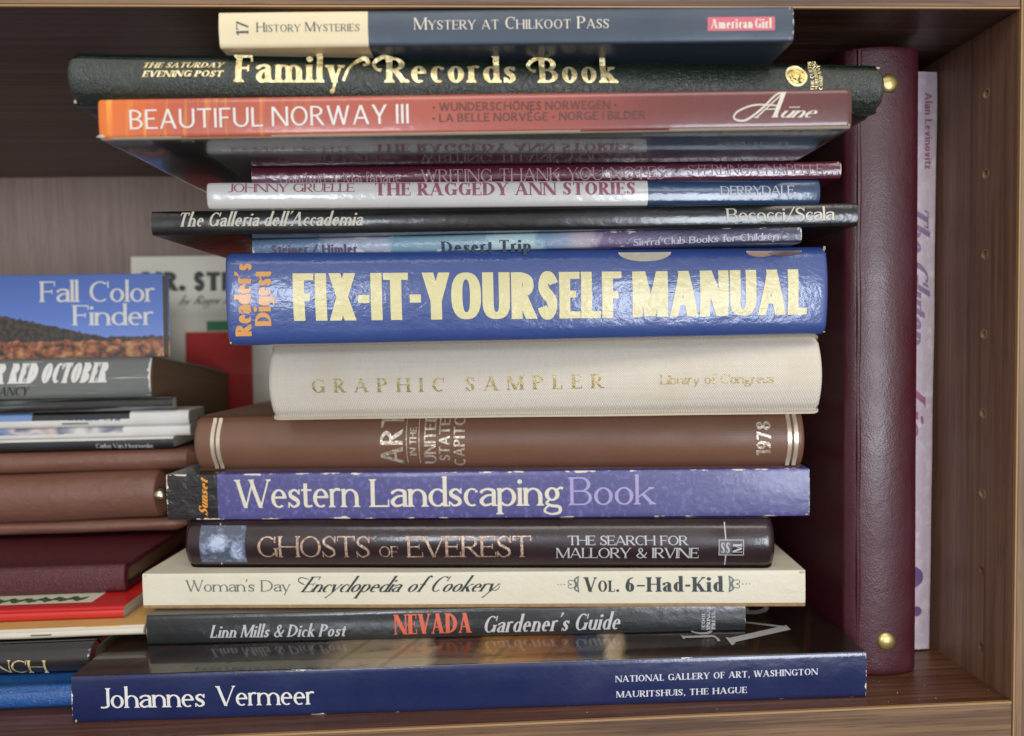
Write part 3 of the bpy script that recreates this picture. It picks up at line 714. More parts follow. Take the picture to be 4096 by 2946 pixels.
FACES = dict(
    ROMAN=Face(V=.14, T=.065, k=1.16, gap=-.01, xh=.64, serif=.06, word=.42), ROMANLIGHT=Face(V=.11, T=.055, k=1.12, gap=.0, xh=.62, serif=.06, word=.42),
    THIN=Face(V=.1, T=.05, k=1.0, gap=.08, serif=.05, word=.42), BOLD=Face(V=.2, T=.065, k=.85, gap=.055, serif=.07, st=.05, xh=.66),
    BOLDISH=Face(V=.17, T=.07, k=.9, gap=.07, serif=.06, st=.05, word=.4), SMALLCAPS=Face(V=.12, T=.05, k=.95, small=.76, gap=.09, serif=.055, word=.36),
    ITAL=Face(V=.135, T=.08, k=.72, slant=13, serif=.045, xh=.6, gap=.035, word=.24), ITALBOLD=Face(V=.14, T=.055, k=.74, slant=13, serif=.045, xh=.62, gap=.035, word=.26),
    FATITAL=Face(V=.2, T=.1, k=.9, slant=14, serif=.07, st=.07, gap=.04, word=.3), TIGHT=Face(V=.17, T=.06, k=.6, serif=.05, gap=.03, xh=.66, word=.1),
    NOUVEAU=Face(V=.17, T=.085, k=.84, serif=.06, st=.07, xh=.66, gap=.06, desc=.32), SPACED=Face(V=.14, T=.06, k=.78, serif=.07, gap=.42),
    SANS=Face(V=.1, T=.088, serif=0, gap=.11, k=.84, word=.26), SANSLIGHT=Face(V=.12, T=.1, serif=0, gap=.1, k=.8, word=.25), SANSTHIN=Face(V=.14, T=.12, serif=0, gap=.06, k=.75, word=.25),
    SANSMED=Face(V=.15, T=.12, serif=0, gap=.07, k=.75, xh=.7, word=.3), SANSBOLD=Face(V=.19, T=.13, serif=0, gap=.07, k=.75, xh=.7, word=.3), SANSBLACK=Face(V=.26, T=.22, serif=0, gap=.07, k=.85, word=.3),
    HEAVY=Face(V=.2, T=.15, k=.62, serif=0, sq=2.5, gap=.025, word=.1, caps=True), COND=Face(V=.18, T=.11, k=.6, serif=0, sq=2.3, xh=.74, gap=.035, desc=.24, asc=1.02),
    CONDITAL=Face(V=.21, T=.07, k=.5, slant=12, serif=.04, st=.05, gap=.02, word=.16), SCRIPT=Face(V=.1, T=.042, k=.62, slant=24, serif=.03, xh=.5, asc=1.05, desc=.42, gap=.0, word=.26),
    SCRIPTBOLD=Face(V=.15, T=.06, k=.66, slant=18, serif=.04, xh=.6, desc=.36, gap=.01, word=.2))

# ---------------------------------------------------------------- the bookcase
WD = wood('walnut_laminate_upright', 2, (100, 70, 53), (116, 84, 66), (131, 98, 79), .45, .12, 1.0, .5)
WX = wood('walnut_laminate_shelf', 0, (74, 44, 30), (98, 62, 44), (118, 80, 58), .42, .15, 1.0, .6)
WC = wood('walnut_laminate_underside', 0, (62, 42, 34), (80, 57, 47), (98, 73, 60))
WB = wood('walnut_edge_band', 0, (78, 54, 36), (104, 76, 51), (126, 95, 66), .5, .1, 4.2, 2.4)
WBV = wood('walnut_edge_band_upright', 2, (84, 62, 42), (110, 84, 58), (132, 104, 76), .5, .1)
BACKM = wood('back_board_laminate', 2, (140, 119, 108), (149, 128, 116), (158, 136, 124), .6, .05, 1.0, .15)
LINE = flat('pale_band_edge', (160, 124, 82)); HOLE = flat('raw_chipboard', (186, 156, 120), .9, var=.4, scale=1500); DARK = flat('hole_dark', (40, 28, 20), .9)
bc = thing('bookcase', 'dark walnut laminate bookcase compartment that holds all the books, with peg holes in its side', 'bookcase')
XW, YF, YB, ZF, ZC = .2113, .262, .517, -.15, .124
XL = -.62
box('shelf', (XL, YF, ZF-.021), (XW, YB, ZF), WX, bc, 0, 'lower shelf board with reddish grain')
box('shelf', (XL, YF, ZC), (XW, YB, ZC+.021), WC, bc, 0, 'upper shelf board seen from below')
box('edge_band', (XL, YF-.0016, ZF-.021), (XW-.0004, YF-.0002, ZF-.0009), WB, bc, .0003)
box('edge_band', (XL, YF-.0016, ZC+.0008), (XW-.0004, YF-.0002, ZC+.021), WB, bc, .0003)
box('band_edge_line', (XL, YF-.0017, ZF-.0008), (XW-.0004, YF-.0002, ZF+.0001), LINE, bc, .0002)
box('band_edge_line', (XL, YF-.0017, ZC-.0001), (XW-.0004, YF-.0002, ZC+.0007), LINE, bc, .0002)
box('edge_band', (XW+.0009, YF-.0017, -.3), (XW+.0190, YF-.0002, .3), WBV, bc, .0003)
box('band_edge_line', (XW, YF-.0018, -.3), (XW+.0008, YF-.0002, .3), LINE, bc, .0002)
box('back_panel', (XL, YB+.0002, -.3), (XW+.019, YB+.006, .3), BACKM, bc, 0)
box('side_panel', (XL-.019, YF, -.3), (XL, YB, .3), WD, bc, 0)
# right upright with real bored peg holes
HZ = [.1310, .098, .0651, .0317, -.0017, -.0351, -.0694, -.1025, -.1355]
def upright():
    v = []; f = []; x = XW; yh = .2782; r = .00165; n = 16
    def V(*p): v.append(p); return len(v)-1
    zs = [-.3]
    for z in sorted(HZ): zs += [z-.005, z+.005]
    zs.append(.3); ya, yb = yh-.005, yh+.005
    for i in range(len(zs)-1):
        z0, z1 = zs[i], zs[i+1]
        for (a, b) in ((YF, ya), (yb, YB)): f.append((V(x, a, z0), V(x, b, z0), V(x, b, z1), V(x, a, z1)))
        if i % 2 == 0: f.append((V(x, ya, z0), V(x, yb, z0), V(x, yb, z1), V(x, ya, z1)))
        else:
            zc = (z0+z1)/2; sq = []; ci = []; de = []
            for j in range(n):
                a = 2*math.pi*j/n; c, s = math.cos(a), math.sin(a); m = max(abs(c), abs(s))
                sq.append(V(x, yh+.005*c/m, zc+.005*s/m)); ci.append(V(x, yh+r*c, zc+r*s)); de.append(V(x+.0012, yh+r*c, zc+r*s))
            for j in range(n):
                k = (j+1) % n; f.append((sq[j], sq[k], ci[k], ci[j])); f.append((ci[j], ci[k], de[k], de[j]))
            f.append(tuple(de))
    f.append((V(x+.019, YF, -.3), V(x+.019, YF, .3), V(x+.019, YB, .3), V(x+.019, YB, -.3)))
    f.append((V(x, YF, -.3), V(x, YF, .3), V(x+.019, YF, .3), V(x+.019, YF, -.3)))
    sp = link('side_panel', v, f, WD, parent=bc, smooth=False)
    for z in HZ[1:7]:
        vv = []; ff = []; rnd = random.Random(int(z*1e4))
        for j in range(16):
            a = 2*math.pi*j/16; q = .00165; w = .0019+.0003*rnd.random()*(1 if j % 3 else 1.8)
            vv += [(x-.0001, yh+q*math.cos(a), z+q*math.sin(a)), (x-.00004, yh+w*math.cos(a), z+w*math.sin(a)), (x+.0011, yh+q*.98*math.cos(a), z+q*.98*math.sin(a))]
        ff.append(tuple(3*j+2 for j in range(16)))
        for j in range(16):
            k = (j+1) % 16; ff += [(3*j, 3*k, 3*k+1, 3*j+1), (3*j, 3*j+2, 3*k+2, 3*k)]
        link('peg_hole', vv, ff, HOLE, parent=sp)
upright()

# ---------------------------------------------------------------- the main stack, bottom to top
def D(n): return FRAMES[n][4], FRAMES[n][5]
def xz(fr, to, a, b): return lambda x: 0
def vermeer_top():
    k = NT('painted_picture_cover'); x, y, z = k.xyz()
    d = k.math('MULTIPLY', k.math('SUBTRACT', k.noise(26, 4, (1, .5, 1), .6, 1.2), .5), .03)
    u = k.math('ADD', k.math('ADD', x, d), .1606)
    f = k.math('DIVIDE', u, .3212)
    c = k.ramp(f, [(.0, (24, 17, 17)), (.30, (26, 18, 17)), (.34, (132, 114, 86)), (.43, (150, 132, 104)), (.445, (60, 34, 20)), (.50, (84, 46, 22)), (.515, (150, 108, 40)), (.55, (140, 92, 38)),
                   (.59, (120, 72, 30)), (.625, (96, 58, 26)), (.635, (30, 42, 66)), (.665, (60, 64, 70)), (.675, (176, 158, 134)), (.70, (150, 128, 100)), (.715, (34, 22, 18)), (1, (28, 18, 15))])
    g = k.math('MULTIPLY', k.math('SUBTRACT', k.noise(60, 5, (.5, 2.2, 1), .6, 2), .5), 5, clamp=True)
    c = k.mix(g, c, k.mix(.62, c, lin((20, 14, 12))))
    bars = k.math('GREATER_THAN', k.math('SINE', k.math('MULTIPLY', k.math('ADD', x, k.math('MULTIPLY', y, -.5)), 290.)), .93)
    c = k.mix(k.math('MULTIPLY', bars, .35), c, lin((60, 34, 20)))
    L, H = D('vermeer'); m = edge_wear(k, L, H, .0005, 300)
    c = k.mix(m, c, lin((206, 196, 184)))
    return k.done(c, .3, 0, .9, .06, k.bump(k.noise(120, 3), .08, .001), k.bump(k.noise(240, 3), .05, .0006))
L, H = D('vermeer')
book('vermeer', 'art_book', 'wide navy art book lowest in the main stack, with a painting on its top cover', depth=.235, board=.0011, bulge=.0004, r=.0007, wob=.00025, inset=.0006,
     mats=[cover('navy_gloss_cover', (13, 31, 80), (16, 27, 66), .3, .6, .12, wrinkle=.1, wear=.00055, dims=(L, H)), vermeer_top()],
     pick=lambda x, y, z, h: 1 if (z > h-.0003 and y > .0006) else 0)
L, H = D('nevada')
book('nevada', 'paperback_book', 'black glossy paperback with silver italics and one coral word, directly above the navy art book', depth=.19, board=.0004, bulge=.0005, r=.0008, wob=.0002, inset=.0004,
     mats=[cover('black_gloss_cover', (30, 33, 34), (24, 24, 25), .3, .7, .2, wrinkle=.14, wear=.00025, dims=(L, H))])
L, H = D('woman')
book('woman', 'hardcover_book', 'cream cookery volume with dark script lettering, above the black paperback', depth=.21, board=.0022, bulge=.0003, r=.0006, wob=.0002, inset=.003,
     mats=[cover('cream_paper_cover', (210, 204, 184), (200, 192, 168), .55, .12, .3, wrinkle=.25, wear=.0003, dims=(L, H), paper=(176, 150, 112)), cover('tan_rubbed_board', (170, 138, 96), (126, 92, 58), .8, wrinkle=.5, ms=500)],
     pick=lambda x, y, z, h: 1 if z < .0017 and y < .21 else 0)
L, H = D('ghosts')
book('ghosts', 'hardcover_book', 'dark plum-brown hardcover with bronze capitals and a small blue-grey portrait', depth=.2, board=.003, bulge=.0042, r=.0024, er=.0045, wob=.0002, joint=True,
     mats=[cover('plum_brown_jacket', (42, 25, 29), (36, 22, 26), .32, .4, .08, wrinkle=.1)])
L, H = D('western')
book('western', 'paperback_book', 'purple paperback with rubbed white edges and a black left end, under the plain brown book', depth=.21, board=.0005, bulge=.0003, r=.0006, wob=.00018, inset=.0004, cuts=(-.1199,),
     mats=[cover('speckled_purple_cover', (78, 76, 128), (68, 66, 116), .4, .35, .2, wear=.0007, dims=(L, H), streak=((96, 93, 152), 420, (1, 1, 1)), wrinkle=.1), cover('black_end_cover', (34, 30, 34), (26, 24, 26), .32, .4, .15, wrinkle=.6, wear=.0008, dims=(L, H))],
     pick=lambda x, y, z, h: 1 if x < -.1199 else 0)
L, H = D('art')
book('art', 'hardcover_book', 'brown cloth hardcover with double silver bands at its ends, under the beige linen book', depth=.2, board=.003, bulge=.0055, r=.0018, er=.0022, wob=.00012, joint=True,
     mats=[cover('brown_cloth_cover', (116, 80, 59), (106, 71, 52), .5, .12, .35, grain='cloth', wrinkle=.06)])
L, H = D('sampler')
book('sampler', 'hardcover_book', 'thick beige linen hardcover with worn spaced gold capitals, directly under the thick blue manual', depth=.21, board=.003, bulge=.0062, r=.003, er=.0035, wob=.0002, joint=True,
     mats=[linen('beige_linen', (222, 212, 195))])
L, H = D('fixit')
book('fixit', 'hardcover_book', 'thick blue hardcover manual with huge cream block capitals, the thickest book of the stack', depth=.19, board=.003, bulge=.0022, r=.0026, er=.0022, wob=.0003,
     mats=[cover('royal_blue_cover', (54, 78, 140), (48, 70, 128), .36, .85, .13, grain='fine', wrinkle=.2, wear=.0005, dims=(L, H))])
def desert_cover():
    k = NT('watercolour_cover'); x, y, z = k.xyz()
    d = k.math('MULTIPLY', k.math('SUBTRACT', k.noise(60, 3, None, .5, 1), .5), .022)
    f = k.math('DIVIDE', k.math('ADD', k.math('ADD', x, d), .106), .212)
    c = k.ramp(f, [(0, (86, 108, 136)), (.12, (96, 118, 146)), (.14, (150, 158, 176)), (.24, (160, 166, 182)), (.26, (118, 150, 166)), (.44, (130, 158, 170)), (.45, (166, 190, 196)), (.52, (160, 186, 190)), (.53, (110, 140, 166)), (.56, (134, 146, 168)),
                   (.6, (170, 158, 170)), (.64, (168, 152, 166)), (.66, (104, 88, 122)), (.76, (84, 76, 108)), (.8, (58, 58, 82)), (1, (44, 46, 70))])
    L, H = D('desert'); m = edge_wear(k, L, H, .0007, 400); c = k.mix(m, c, lin((214, 208, 200)))
    n = k.bump(k.noise(260, 4, (1, 1, 1), .6, 1), .5, .0007)
    return k.done(c, .4, 0, .5, .15, n, n)
book('desert', 'picture_book', 'thin picture book with watercolour spine wedged above the thick blue manual', depth=.21, board=.0004, bulge=.0006, r=.0005, wob=.00035, inset=.0003, mats=[desert_cover()])
L, H = D('galleria')
book('galleria', 'paperback_book', 'slim glossy black paperback with white italic title, just above the watercolour picture book', depth=.2, board=.0005, bulge=.0009, r=.0006, wob=.00012, inset=.0004,
     mats=[cover('black_laminated_cover', (24, 24, 24), (18, 18, 19), .26, .5, .14, wrinkle=.12)])
L, H = D('raggedy')
book('raggedy', 'picture_book', 'slim book with white spine, plum capitals and a dark blue right end', depth=.18, board=.0018, bulge=.0009, r=.0009, er=.0012, wob=.0001, cuts=(.0477,),
     mats=[cover('white_gloss_cover', (214, 210, 204), (206, 202, 196), .3, .7, .08, wrinkle=.12), cover('steel_blue_cover', (36, 66, 100), (32, 58, 90), .3, .7, .08, wrinkle=.12, wear=.0003, dims=(L, H))],
     pick=lambda x, y, z, h: 1 if x > .0477 else 0)
L, H = D('thanks')
book('thanks', 'paperback_book', 'thin burgundy paperback with fine pale capitals, set back under the orange-red book', depth=.18, board=.0004, bulge=.0007, r=.0006, wob=.0002, inset=.0004,
     mats=[cover('burgundy_gloss_cover', (98, 32, 54), (82, 26, 46), .28, .9, .1, wrinkle=.3, wear=.0004, dims=(L, H), paper=(206, 176, 176))])
def norway_cover():
    k = NT('sunset_photo_cover'); x, y, z = k.xyz()
    f = k.math('ADD', k.math('DIVIDE', k.math('ADD', x, .12), .24), k.math('MULTIPLY', k.math('SUBTRACT', k.noise(30, 3), .5), .08))
    c = k.ramp(f, [(0, (214, 108, 28)), (.07, (192, 88, 46)), (.13, (172, 80, 56)), (.45, (158, 72, 54)), (.64, (138, 60, 50)), (.76, (112, 40, 34)), (1, (92, 34, 31))])
    s = k.math('MULTIPLY', k.math('SUBTRACT', k.noise(1, 3, (330, 20, 22), .6), .53), 6, clamp=True)
    near = k.math('SUBTRACT', 1.0, k.math('MULTIPLY', k.math('ADD', x, .12), 13.), clamp=True)
    c = k.mix(k.math('MULTIPLY', s, near), c, lin((240, 170, 60)))
    far = k.math('MULTIPLY', k.math('SUBTRACT', x, .03), 22., clamp=True)
    c = k.mix(k.math('MULTIPLY', k.math('MULTIPLY', k.noise(1, 3, (900, 20, 60), .6), far), .5), c, lin((40, 24, 28)))
    L, H = D('norway'); m = edge_wear(k, L, H, .0004, 400); c = k.mix(m, c, lin((206, 190, 170)))
    return k.done(c, .34, 0, .5, .12, k.bump(k.noise(150, 3), .1, .001), k.bump(k.noise(300, 3), .08, .0007))
def norway_under():
    k = NT('dark_photo_back_cover')
    c = k.ramp(k.noise(14, 5, (1, .6, 1), .6, 1), [(.35, (16, 14, 14)), (.55, (26, 22, 21)), (.7, (42, 36, 32))])
    return k.done(c, .3, 0, .85, .05, k.bump(k.noise(90, 2), .02, .001), k.bump(k.noise(600, 2, (1, .3, 1)), .1, .0004))
book('norway', 'hardcover_book', 'orange to dark-red hardcover with large white capitals and a shiny underside showing', depth=.21, board=.0022, bulge=.0003, r=.0011, er=.0014, wob=.00008,
     mats=[norway_cover(), norway_under(), flat('cream_board_strip', (190, 172, 146), .6)], pick=lambda x, y, z, h: 0 if z > .0006 or y < .0005 else (2 if y < .0034 else 1))
L, H = D('family')
book('family', 'leather_book', 'long dark green leather-grained book with ornate gold title, second from the top of the stack', depth=.21, board=.0028, bulge=.0042, r=.0028, er=.003, wob=.0004, joint=True,
     mats=[cover('green_black_leather', (34, 44, 34), (26, 36, 27), .32, .5, .2, grain='leather', wrinkle=.2, ms=14)])
L, H = D('mystery')
book('mystery', 'paperback_book', 'slate blue paperback with cream left end and pink label, topmost in the stack', depth=.13, board=.0004, bulge=.0006, r=.0006, wob=.0001, inset=.0004, cuts=(-.0452,),
     mats=[cover('slate_blue_cover', (46, 62, 80), (40, 54, 70), .5, .2, .3, wear=.0003, dims=(L, H), wrinkle=.1), cover('cream_end_cover', (220, 206, 168), (212, 196, 156), .5, .2, .3, wrinkle=.1)],
     pick=lambda x, y, z, h: 1 if x < -.0452 else 0)

# ---------------------------------------------------------------- printed marks on the spines
def portrait():
    k = NT('blue_grey_portrait'); x, y, z = k.xyz()
    w = k.math('MULTIPLY', k.math('SUBTRACT', k.noise(260, 3, None, .6, .8), .5), .55)
    def blob(cx, cz, rx, rz):
        a = k.math('POWER', k.math('DIVIDE', k.math('SUBTRACT', x, cx), rx), 2.); b = k.math('POWER', k.math('DIVIDE', k.math('SUBTRACT', z, cz), rz), 2.)
        return k.math('SUBTRACT', 1.15, k.math('ADD', k.math('ADD', a, b), k.math('MULTIPLY', w, 1.6)), clamp=True)
    f = k.math('MAXIMUM', blob(-.1150, .0125, .0060, .0046), k.math('MULTIPLY', blob(-.1062, .0085, .0036, .0058), .8)); f = k.math('MAXIMUM', f, k.math('MULTIPLY', blob(-.1215, .0105, .0020, .0030), .6))
    f = k.math('SUBTRACT', f, k.math('MULTIPLY', k.math('SUBTRACT', k.noise(420, 3, (1, 1, 1.6), .55, .6), .5), 2.2), clamp=True)
    return k.done(k.ramp(f, [(0, (72, 80, 96)), (.3, (96, 106, 126)), (.7, (138, 148, 172)), (1, (172, 182, 202))]), .3, 0, .8, .08)
def half_disc(n, name, cx, zt, rx, rz, m):
    fn = on_spine(n); v = []; f = []
    for i in range(17):
        a = math.pi*i/16; xx = cx-rx*math.cos(a)
        for zz in (zt, zt-rz*math.sin(a)*.5, zt-rz*math.sin(a)): p = fn(xx*.001, zz*.001); v.append((p[0], p[1], p[2]))
        if i: b = i*3; f += [(b-3, b-2, b+1, b), (b-2, b-1, b+2, b+1)]
    link(name, v, f, m, parent=t_spine[n][0])
half_disc('fixit', 'cover_picture', 43.5, 33.4, 10.5, 3.6, flat('picture_beige', (196, 184, 158), .35, coat=.5, var=.25))
half_disc('fixit', 'cover_picture', 90.0, 33.4, 6.0, 2.4, flat('picture_tan', (170, 128, 100), .35, coat=.5, var=.3))
half_disc('fixit', 'cover_picture', 99.5, 33.4, 7.2, 2.2, flat('picture_brown', (84, 58, 48), .35, coat=.5, var=.3))
patch('mystery', 'label_panel', 64.6, 3.4, 86.6, 7.8, flat('pink_label', (206, 96, 112)), .00002)
t, sp = t_spine['family']
em = flat('emblem_dark', (30, 34, 28))
def disc(n, name, cx, cz, r, m, lift, rin=0):
    fn = on_spine(n); N_ = 28; v = []; f = []
    rr = [rin or r*.02, (r+rin)/2, r]
    for q in rr:
        for j in range(N_):
            a = 2*math.pi*j/N_; p = fn((cx+q*math.cos(a))*.001, (cz+q*math.sin(a))*.001); v.append((p[0], p[1]-lift, p[2]))
    for i in range(2):
        for j in range(N_): f.append((i*N_+j, i*N_+(j+1) % N_, (i+1)*N_+(j+1) % N_, (i+1)*N_+j))
    return link(name, v, f, m, parent=t_spine[n][0])
def emblem_mat():
    k = NT('embossed_gold_emblem'); n = k.noise(650, 3, None, .6, .8)
    c = k.mix(k.math('MULTIPLY', k.math('SUBTRACT', n, .5), 14, clamp=True), lin((230, 206, 130)), lin((34, 38, 30)))
    return k.done(c, .35, k.math('SUBTRACT', 1.0, k.math('MULTIPLY', k.math('SUBTRACT', n, .5), 14, clamp=True)), nrm=k.bump(n, .8, .0004))
disc('family', 'emblem', 104.6, 11.4, 3.2, emblem_mat(), 0); disc('family', 'emblem_ring', 104.6, 11.4, 3.9, INK['gold_foil'], .00001, 3.1)
swash('family', 'title_lettering', [[(-50.6, 7.5, 1.0), (-48.6, 12.2, .9), (-46.2, 14.6, 1.2), (-43.6, 15.6, 1.5), (-42.6, 14.0, 1.3), (-44.2, 13.2, .9)], [(-34.6, 16.0, .9), (-37.8, 16.2, 1.3), (-40.6, 14.2, 1.3), (-39.9, 11.9, .9), (-38.2, 11.4, 1.4)],
     [(16.4, 16.4, .9), (13.6, 16.6, 1.3), (10.8, 14.6, 1.3), (11.6, 12.4, .9), (13.2, 12.0, 1.4)], [(-51.2, 2.8, .9), (-52.8, 1.7, 1.4), (-53.6, 2.6, 1.2)]], 'gold_foil')
swash('norway', 'author_lettering', [[(96.0, 7.3, .4), (88.5, 7.6, .5), (83.0, 5.6, .5), (82.0, 3.4, .5), (85.6, 2.9, .6), (90.5, 6.2, .6), (95.5, 10.8, .5), (98.4, 11.3, .6)]], 'ink_cream')
patch('ghosts', 'portrait_panel', -123.5, 3.2, -102.3, 20.0, portrait(), .00001, label='small blue-grey printed portrait')
RING = INK['ink_silver']
for xc in (-114.5, 110.0):
    patch('ghosts', 'printed_line', xc-.25, 2.2, xc+.25, 3.1 if xc < 0 else 7.0, RING, 0, 1, 4); patch('ghosts', 'printed_line', xc-.25, 20.1 if xc < 0 else 13.9, xc+.25, 21.0, RING, 0, 1, 4)
for a in ((107.0, 7.0, 117.6, 7.3), (107.0, 13.6, 117.6, 13.9), (107.0, 7.3, 107.3, 13.6), (117.3, 7.3, 117.6, 13.6)): patch('ghosts', 'logo_frame', *a, RING, .00001, 2, 2)
patch('ghosts', 'logo_panel', 107.3, 7.3, 112.6, 13.6, flat('logo_grey', (84, 84, 86)), 0, 3, 3)
for a, b in ((-129.2, -127.4), (-126.5, -124.7), (130.1, 131.8), (132.9, 134.6)):
    patch('art', 'foil_band', a, .9, b, 24.6, INK['band_foil'], 0, 1, 14)
for xx in (-37.9, -32.2): patch('art', 'foil_rule', xx, 3.0, xx+.35, 23.5, INK['silver_foil'], 0, 1, 12)
swash('woman', 'title_lettering', [[(-70.6, 13.2, .3), (-74.2, 13.9, .4), (-75.2, 12.4, .5), (-72.6, 10.7, .4)], [(9.5, 8.4, .35), (12.5, 8.0, .35), (14.2, 9.8, .3)]], 'ink_charcoal')
swash('woman', 'bracket_ornament', [[(48.8, 13.9, .5), (46.9, 12.4, .7), (47.6, 10.4, 1.1), (46.9, 8.4, .7), (48.8, 7.0, .5)], [(48.6, 13.9, .5), (48.2, 10.4, .7), (48.6, 7.0, .5)], [(46.6, 11.9, .3), (44.6, 12.2, .35), (44.2, 10.9, .3), (45.6, 10.4, .3), (44.2, 9.9, .3), (44.6, 8.7, .35), (46.6, 9.0, .3)], [(42.6, 10.4, .5), (42.1, 10.4, .5)], [(41.2, 10.4, .45), (40.8, 10.4, .45)], [(39.9, 10.4, .4), (39.5, 10.4, .4)]], 'ink_sage')
swash('woman', 'bracket_ornament', [[(113.4, 13.7, .5), (115.3, 12.2, .7), (114.6, 10.2, 1.1), (115.3, 8.2, .7), (113.4, 6.8, .5)], [(113.6, 13.7, .5), (114.0, 10.2, .7), (113.6, 6.8, .5)], [(115.6, 11.7, .3), (117.6, 12.0, .35), (118.0, 10.7, .3), (116.6, 10.2, .3), (118.0, 9.7, .3), (117.6, 8.5, .35), (115.6, 8.8, .3)], [(119.2, 10.2, .5), (119.7, 10.2, .5)], [(120.7, 10.2, .45), (121.1, 10.2, .45)], [(122.1, 10.2, .4), (122.5, 10.2, .4)]], 'ink_sage')
patch('nevada', 'logo_panel', 111.9, .9, 118.2, 3.4, flat('logo_haze', (96, 98, 98)), 0, 3, 2)

# ---------------------------------------------------------------- the pile on the left, behind the main stack
GL = 'books and booklets piled on the left of the shelf'
def lt(n, *a, **k): k.setdefault('group', GL); return book(n, *a, **k)
L, H = D('blue')
lt('blue', 'leather_book', 'bright blue grained book lying lowest in the left pile, beside the navy art book', depth=.17, board=.0024, bulge=.0018, r=.0018, wob=.0003, joint=True, mats=[cover('blue_grained_leather', (22, 84, 150), (18, 72, 134), .3, .6, .2, grain='leather', wrinkle=.2)])
lt('nch', 'hardcover_book', 'glossy black hardcover with gold capitals and reddish end, on the bright blue book', depth=.17, board=.0028, bulge=.0035, r=.0022, er=.0012, wob=.0002, joint=True,
   mats=[cover('black_jacket', (34, 30, 30), (26, 23, 23), .22, .9, .06, wrinkle=.1), cover('red_board_end', (120, 38, 30), (90, 26, 22), .5)], pick=lambda x, y, z, h: 1 if x > .0951 and y > .001 else 0)
lt('tan', 'booklet', 'stapled tan booklet with pale fold, between the black hardcover and the red booklet', cat='booklet', depth=.15, board=.0004, bulge=.001, r=.0012, wob=.0004, inset=.0004,
   mats=[cover('tan_booklet_cover', (206, 164, 100), (196, 150, 86), .5, .1, .3), cover('cream_fold', (214, 204, 184), None, .6)], pick=lambda x, y, z, h: 1 if y < .0016 else 0)
def holly():
    k = NT('red_holiday_cover'); x, y, z = k.xyz()
    inner = k.math('MULTIPLY', k.math('LESS_THAN', x, .076), k.math('GREATER_THAN', y, .0075))
    c = k.mix(inner, lin((186, 34, 30)), lin((218, 210, 188)))
    w = k.math('ABSOLUTE', k.math('SUBTRACT', y, k.math('MULTIPLY_ADD', k.math('SINE', k.math('MULTIPLY', x, 900.)), .0012, .0125)))
    g = k.math('MULTIPLY', k.math('LESS_THAN', w, k.math('MULTIPLY', k.noise(700, 3), .0042)), k.math('LESS_THAN', x, .071))
    c = k.mix(g, c, lin((30, 92, 46)))
    return k.done(c, .35, 0, .5, .15, k.bump(k.noise(120, 2), .1, .0008))
lt('red', 'booklet', 'stapled red holiday booklet with green holly on a white panel, under the maroon book', cat='booklet', depth=.14, board=.0004, bulge=.0012, r=.0014, wob=.0002, inset=.0004,
   mats=[holly(), PAGES], pick=lambda x, y, z, h: 1 if x > .0937 else 0)
lt('maroon', 'leather_book', 'maroon grained hardcover on the red booklet, left pile', depth=.16, board=.0026, bulge=.0012, r=.0012, er=.001, wob=.0002, joint=True, mats=[cover('maroon_grained_cover', (80, 20, 30), (68, 16, 26), .42, .2, .3, grain='leather', wrinkle=.1)], page=PAGES_OLD)
def staple(n, xs, z, y=-.0003, w=.009):
    for x in xs: tube('staple', [(x-w/2, y+.0012, z), (x-w/2+.0004, y, z), (x, y-.0001, z), (x+w/2-.0004, y, z), (x+w/2, y+.0012, z)], .00035, STEEL, t_spine[n][0], 6)
STEEL = flat('steel_wire', (190, 188, 184), .3, 1); BRASS = flat('brass', (206, 186, 118), .36, .9, var=.15); NICKEL = flat('pale_snap_metal', (204, 196, 172), .3, 1, var=.2)
staple('tan', (.0518,), .0022); staple('red', (.030,), .0028)
# brown leather portfolio with rolled edge, flap and snap
LE = cover('brown_soft_leather', (116, 78, 63), (104, 68, 54), .45, .25, .35, grain='fine', wrinkle=.4, ms=30)
x, y, z, yaw, L, H = FRAMES['brown']
pf = thing('leather_portfolio', 'soft brown leather portfolio with a silvery snap, in the middle of the left pile', 'portfolio', GL, Matrix.Translation((x, y, z)))
def roll(name, z0, z1, y0, bulge, x1, m, hz=0):
    v = []; f = []; N_, K = 40, 14
    for i in range(N_+1):
        xx = -L/2+(x1+L/2)*i/N_; e = max(0, (xx-(x1-.006))/.006); sq = math.sqrt(max(0, 1-e*e))
        for j in range(K+1):
            a = math.pi*j/K; zc = (z0+z1)/2; hh = (z1-z0)/2*(.35+.65*sq)
            yy = y0+bulge*(1-math.sin(a)*sq)+.0006*mnoise.noise(Vector((xx*30, a, z0*50))); zz = zc-hh*math.cos(a)+.0009*mnoise.noise(Vector((xx*14, z0*90, 2)))+hz*(xx+L/2)
            v.append((xx, yy, zz))
        v.append((xx, y0+.085, z1 if hz == 0 else z1+hz*(xx+L/2))); v.append((xx, y0+.085, z0))
    Q = K+3
    for i in range(N_):
        for j in range(Q):
            k = (j+1) % Q; f.append((i*Q+j, (i+1)*Q+j, (i+1)*Q+k, i*Q+k))
    f.append(tuple(range(Q))); f.append(tuple(range(N_*Q, (N_+1)*Q))[::-1])
    return link(name, v, f, m, parent=pf)
roll('body', .0070, .0335, -.004, .011, L/2-.012, LE)
roll('flap', .0335, .0445, .0005, .005, L/2+.004, LE)
roll('base_panel', .0002, .0070, .0015, .004, L/2-.004, LE)
dome('snap', (L/2-.0128, -.0048, .0215), .0035, .003, NICKEL, pf)
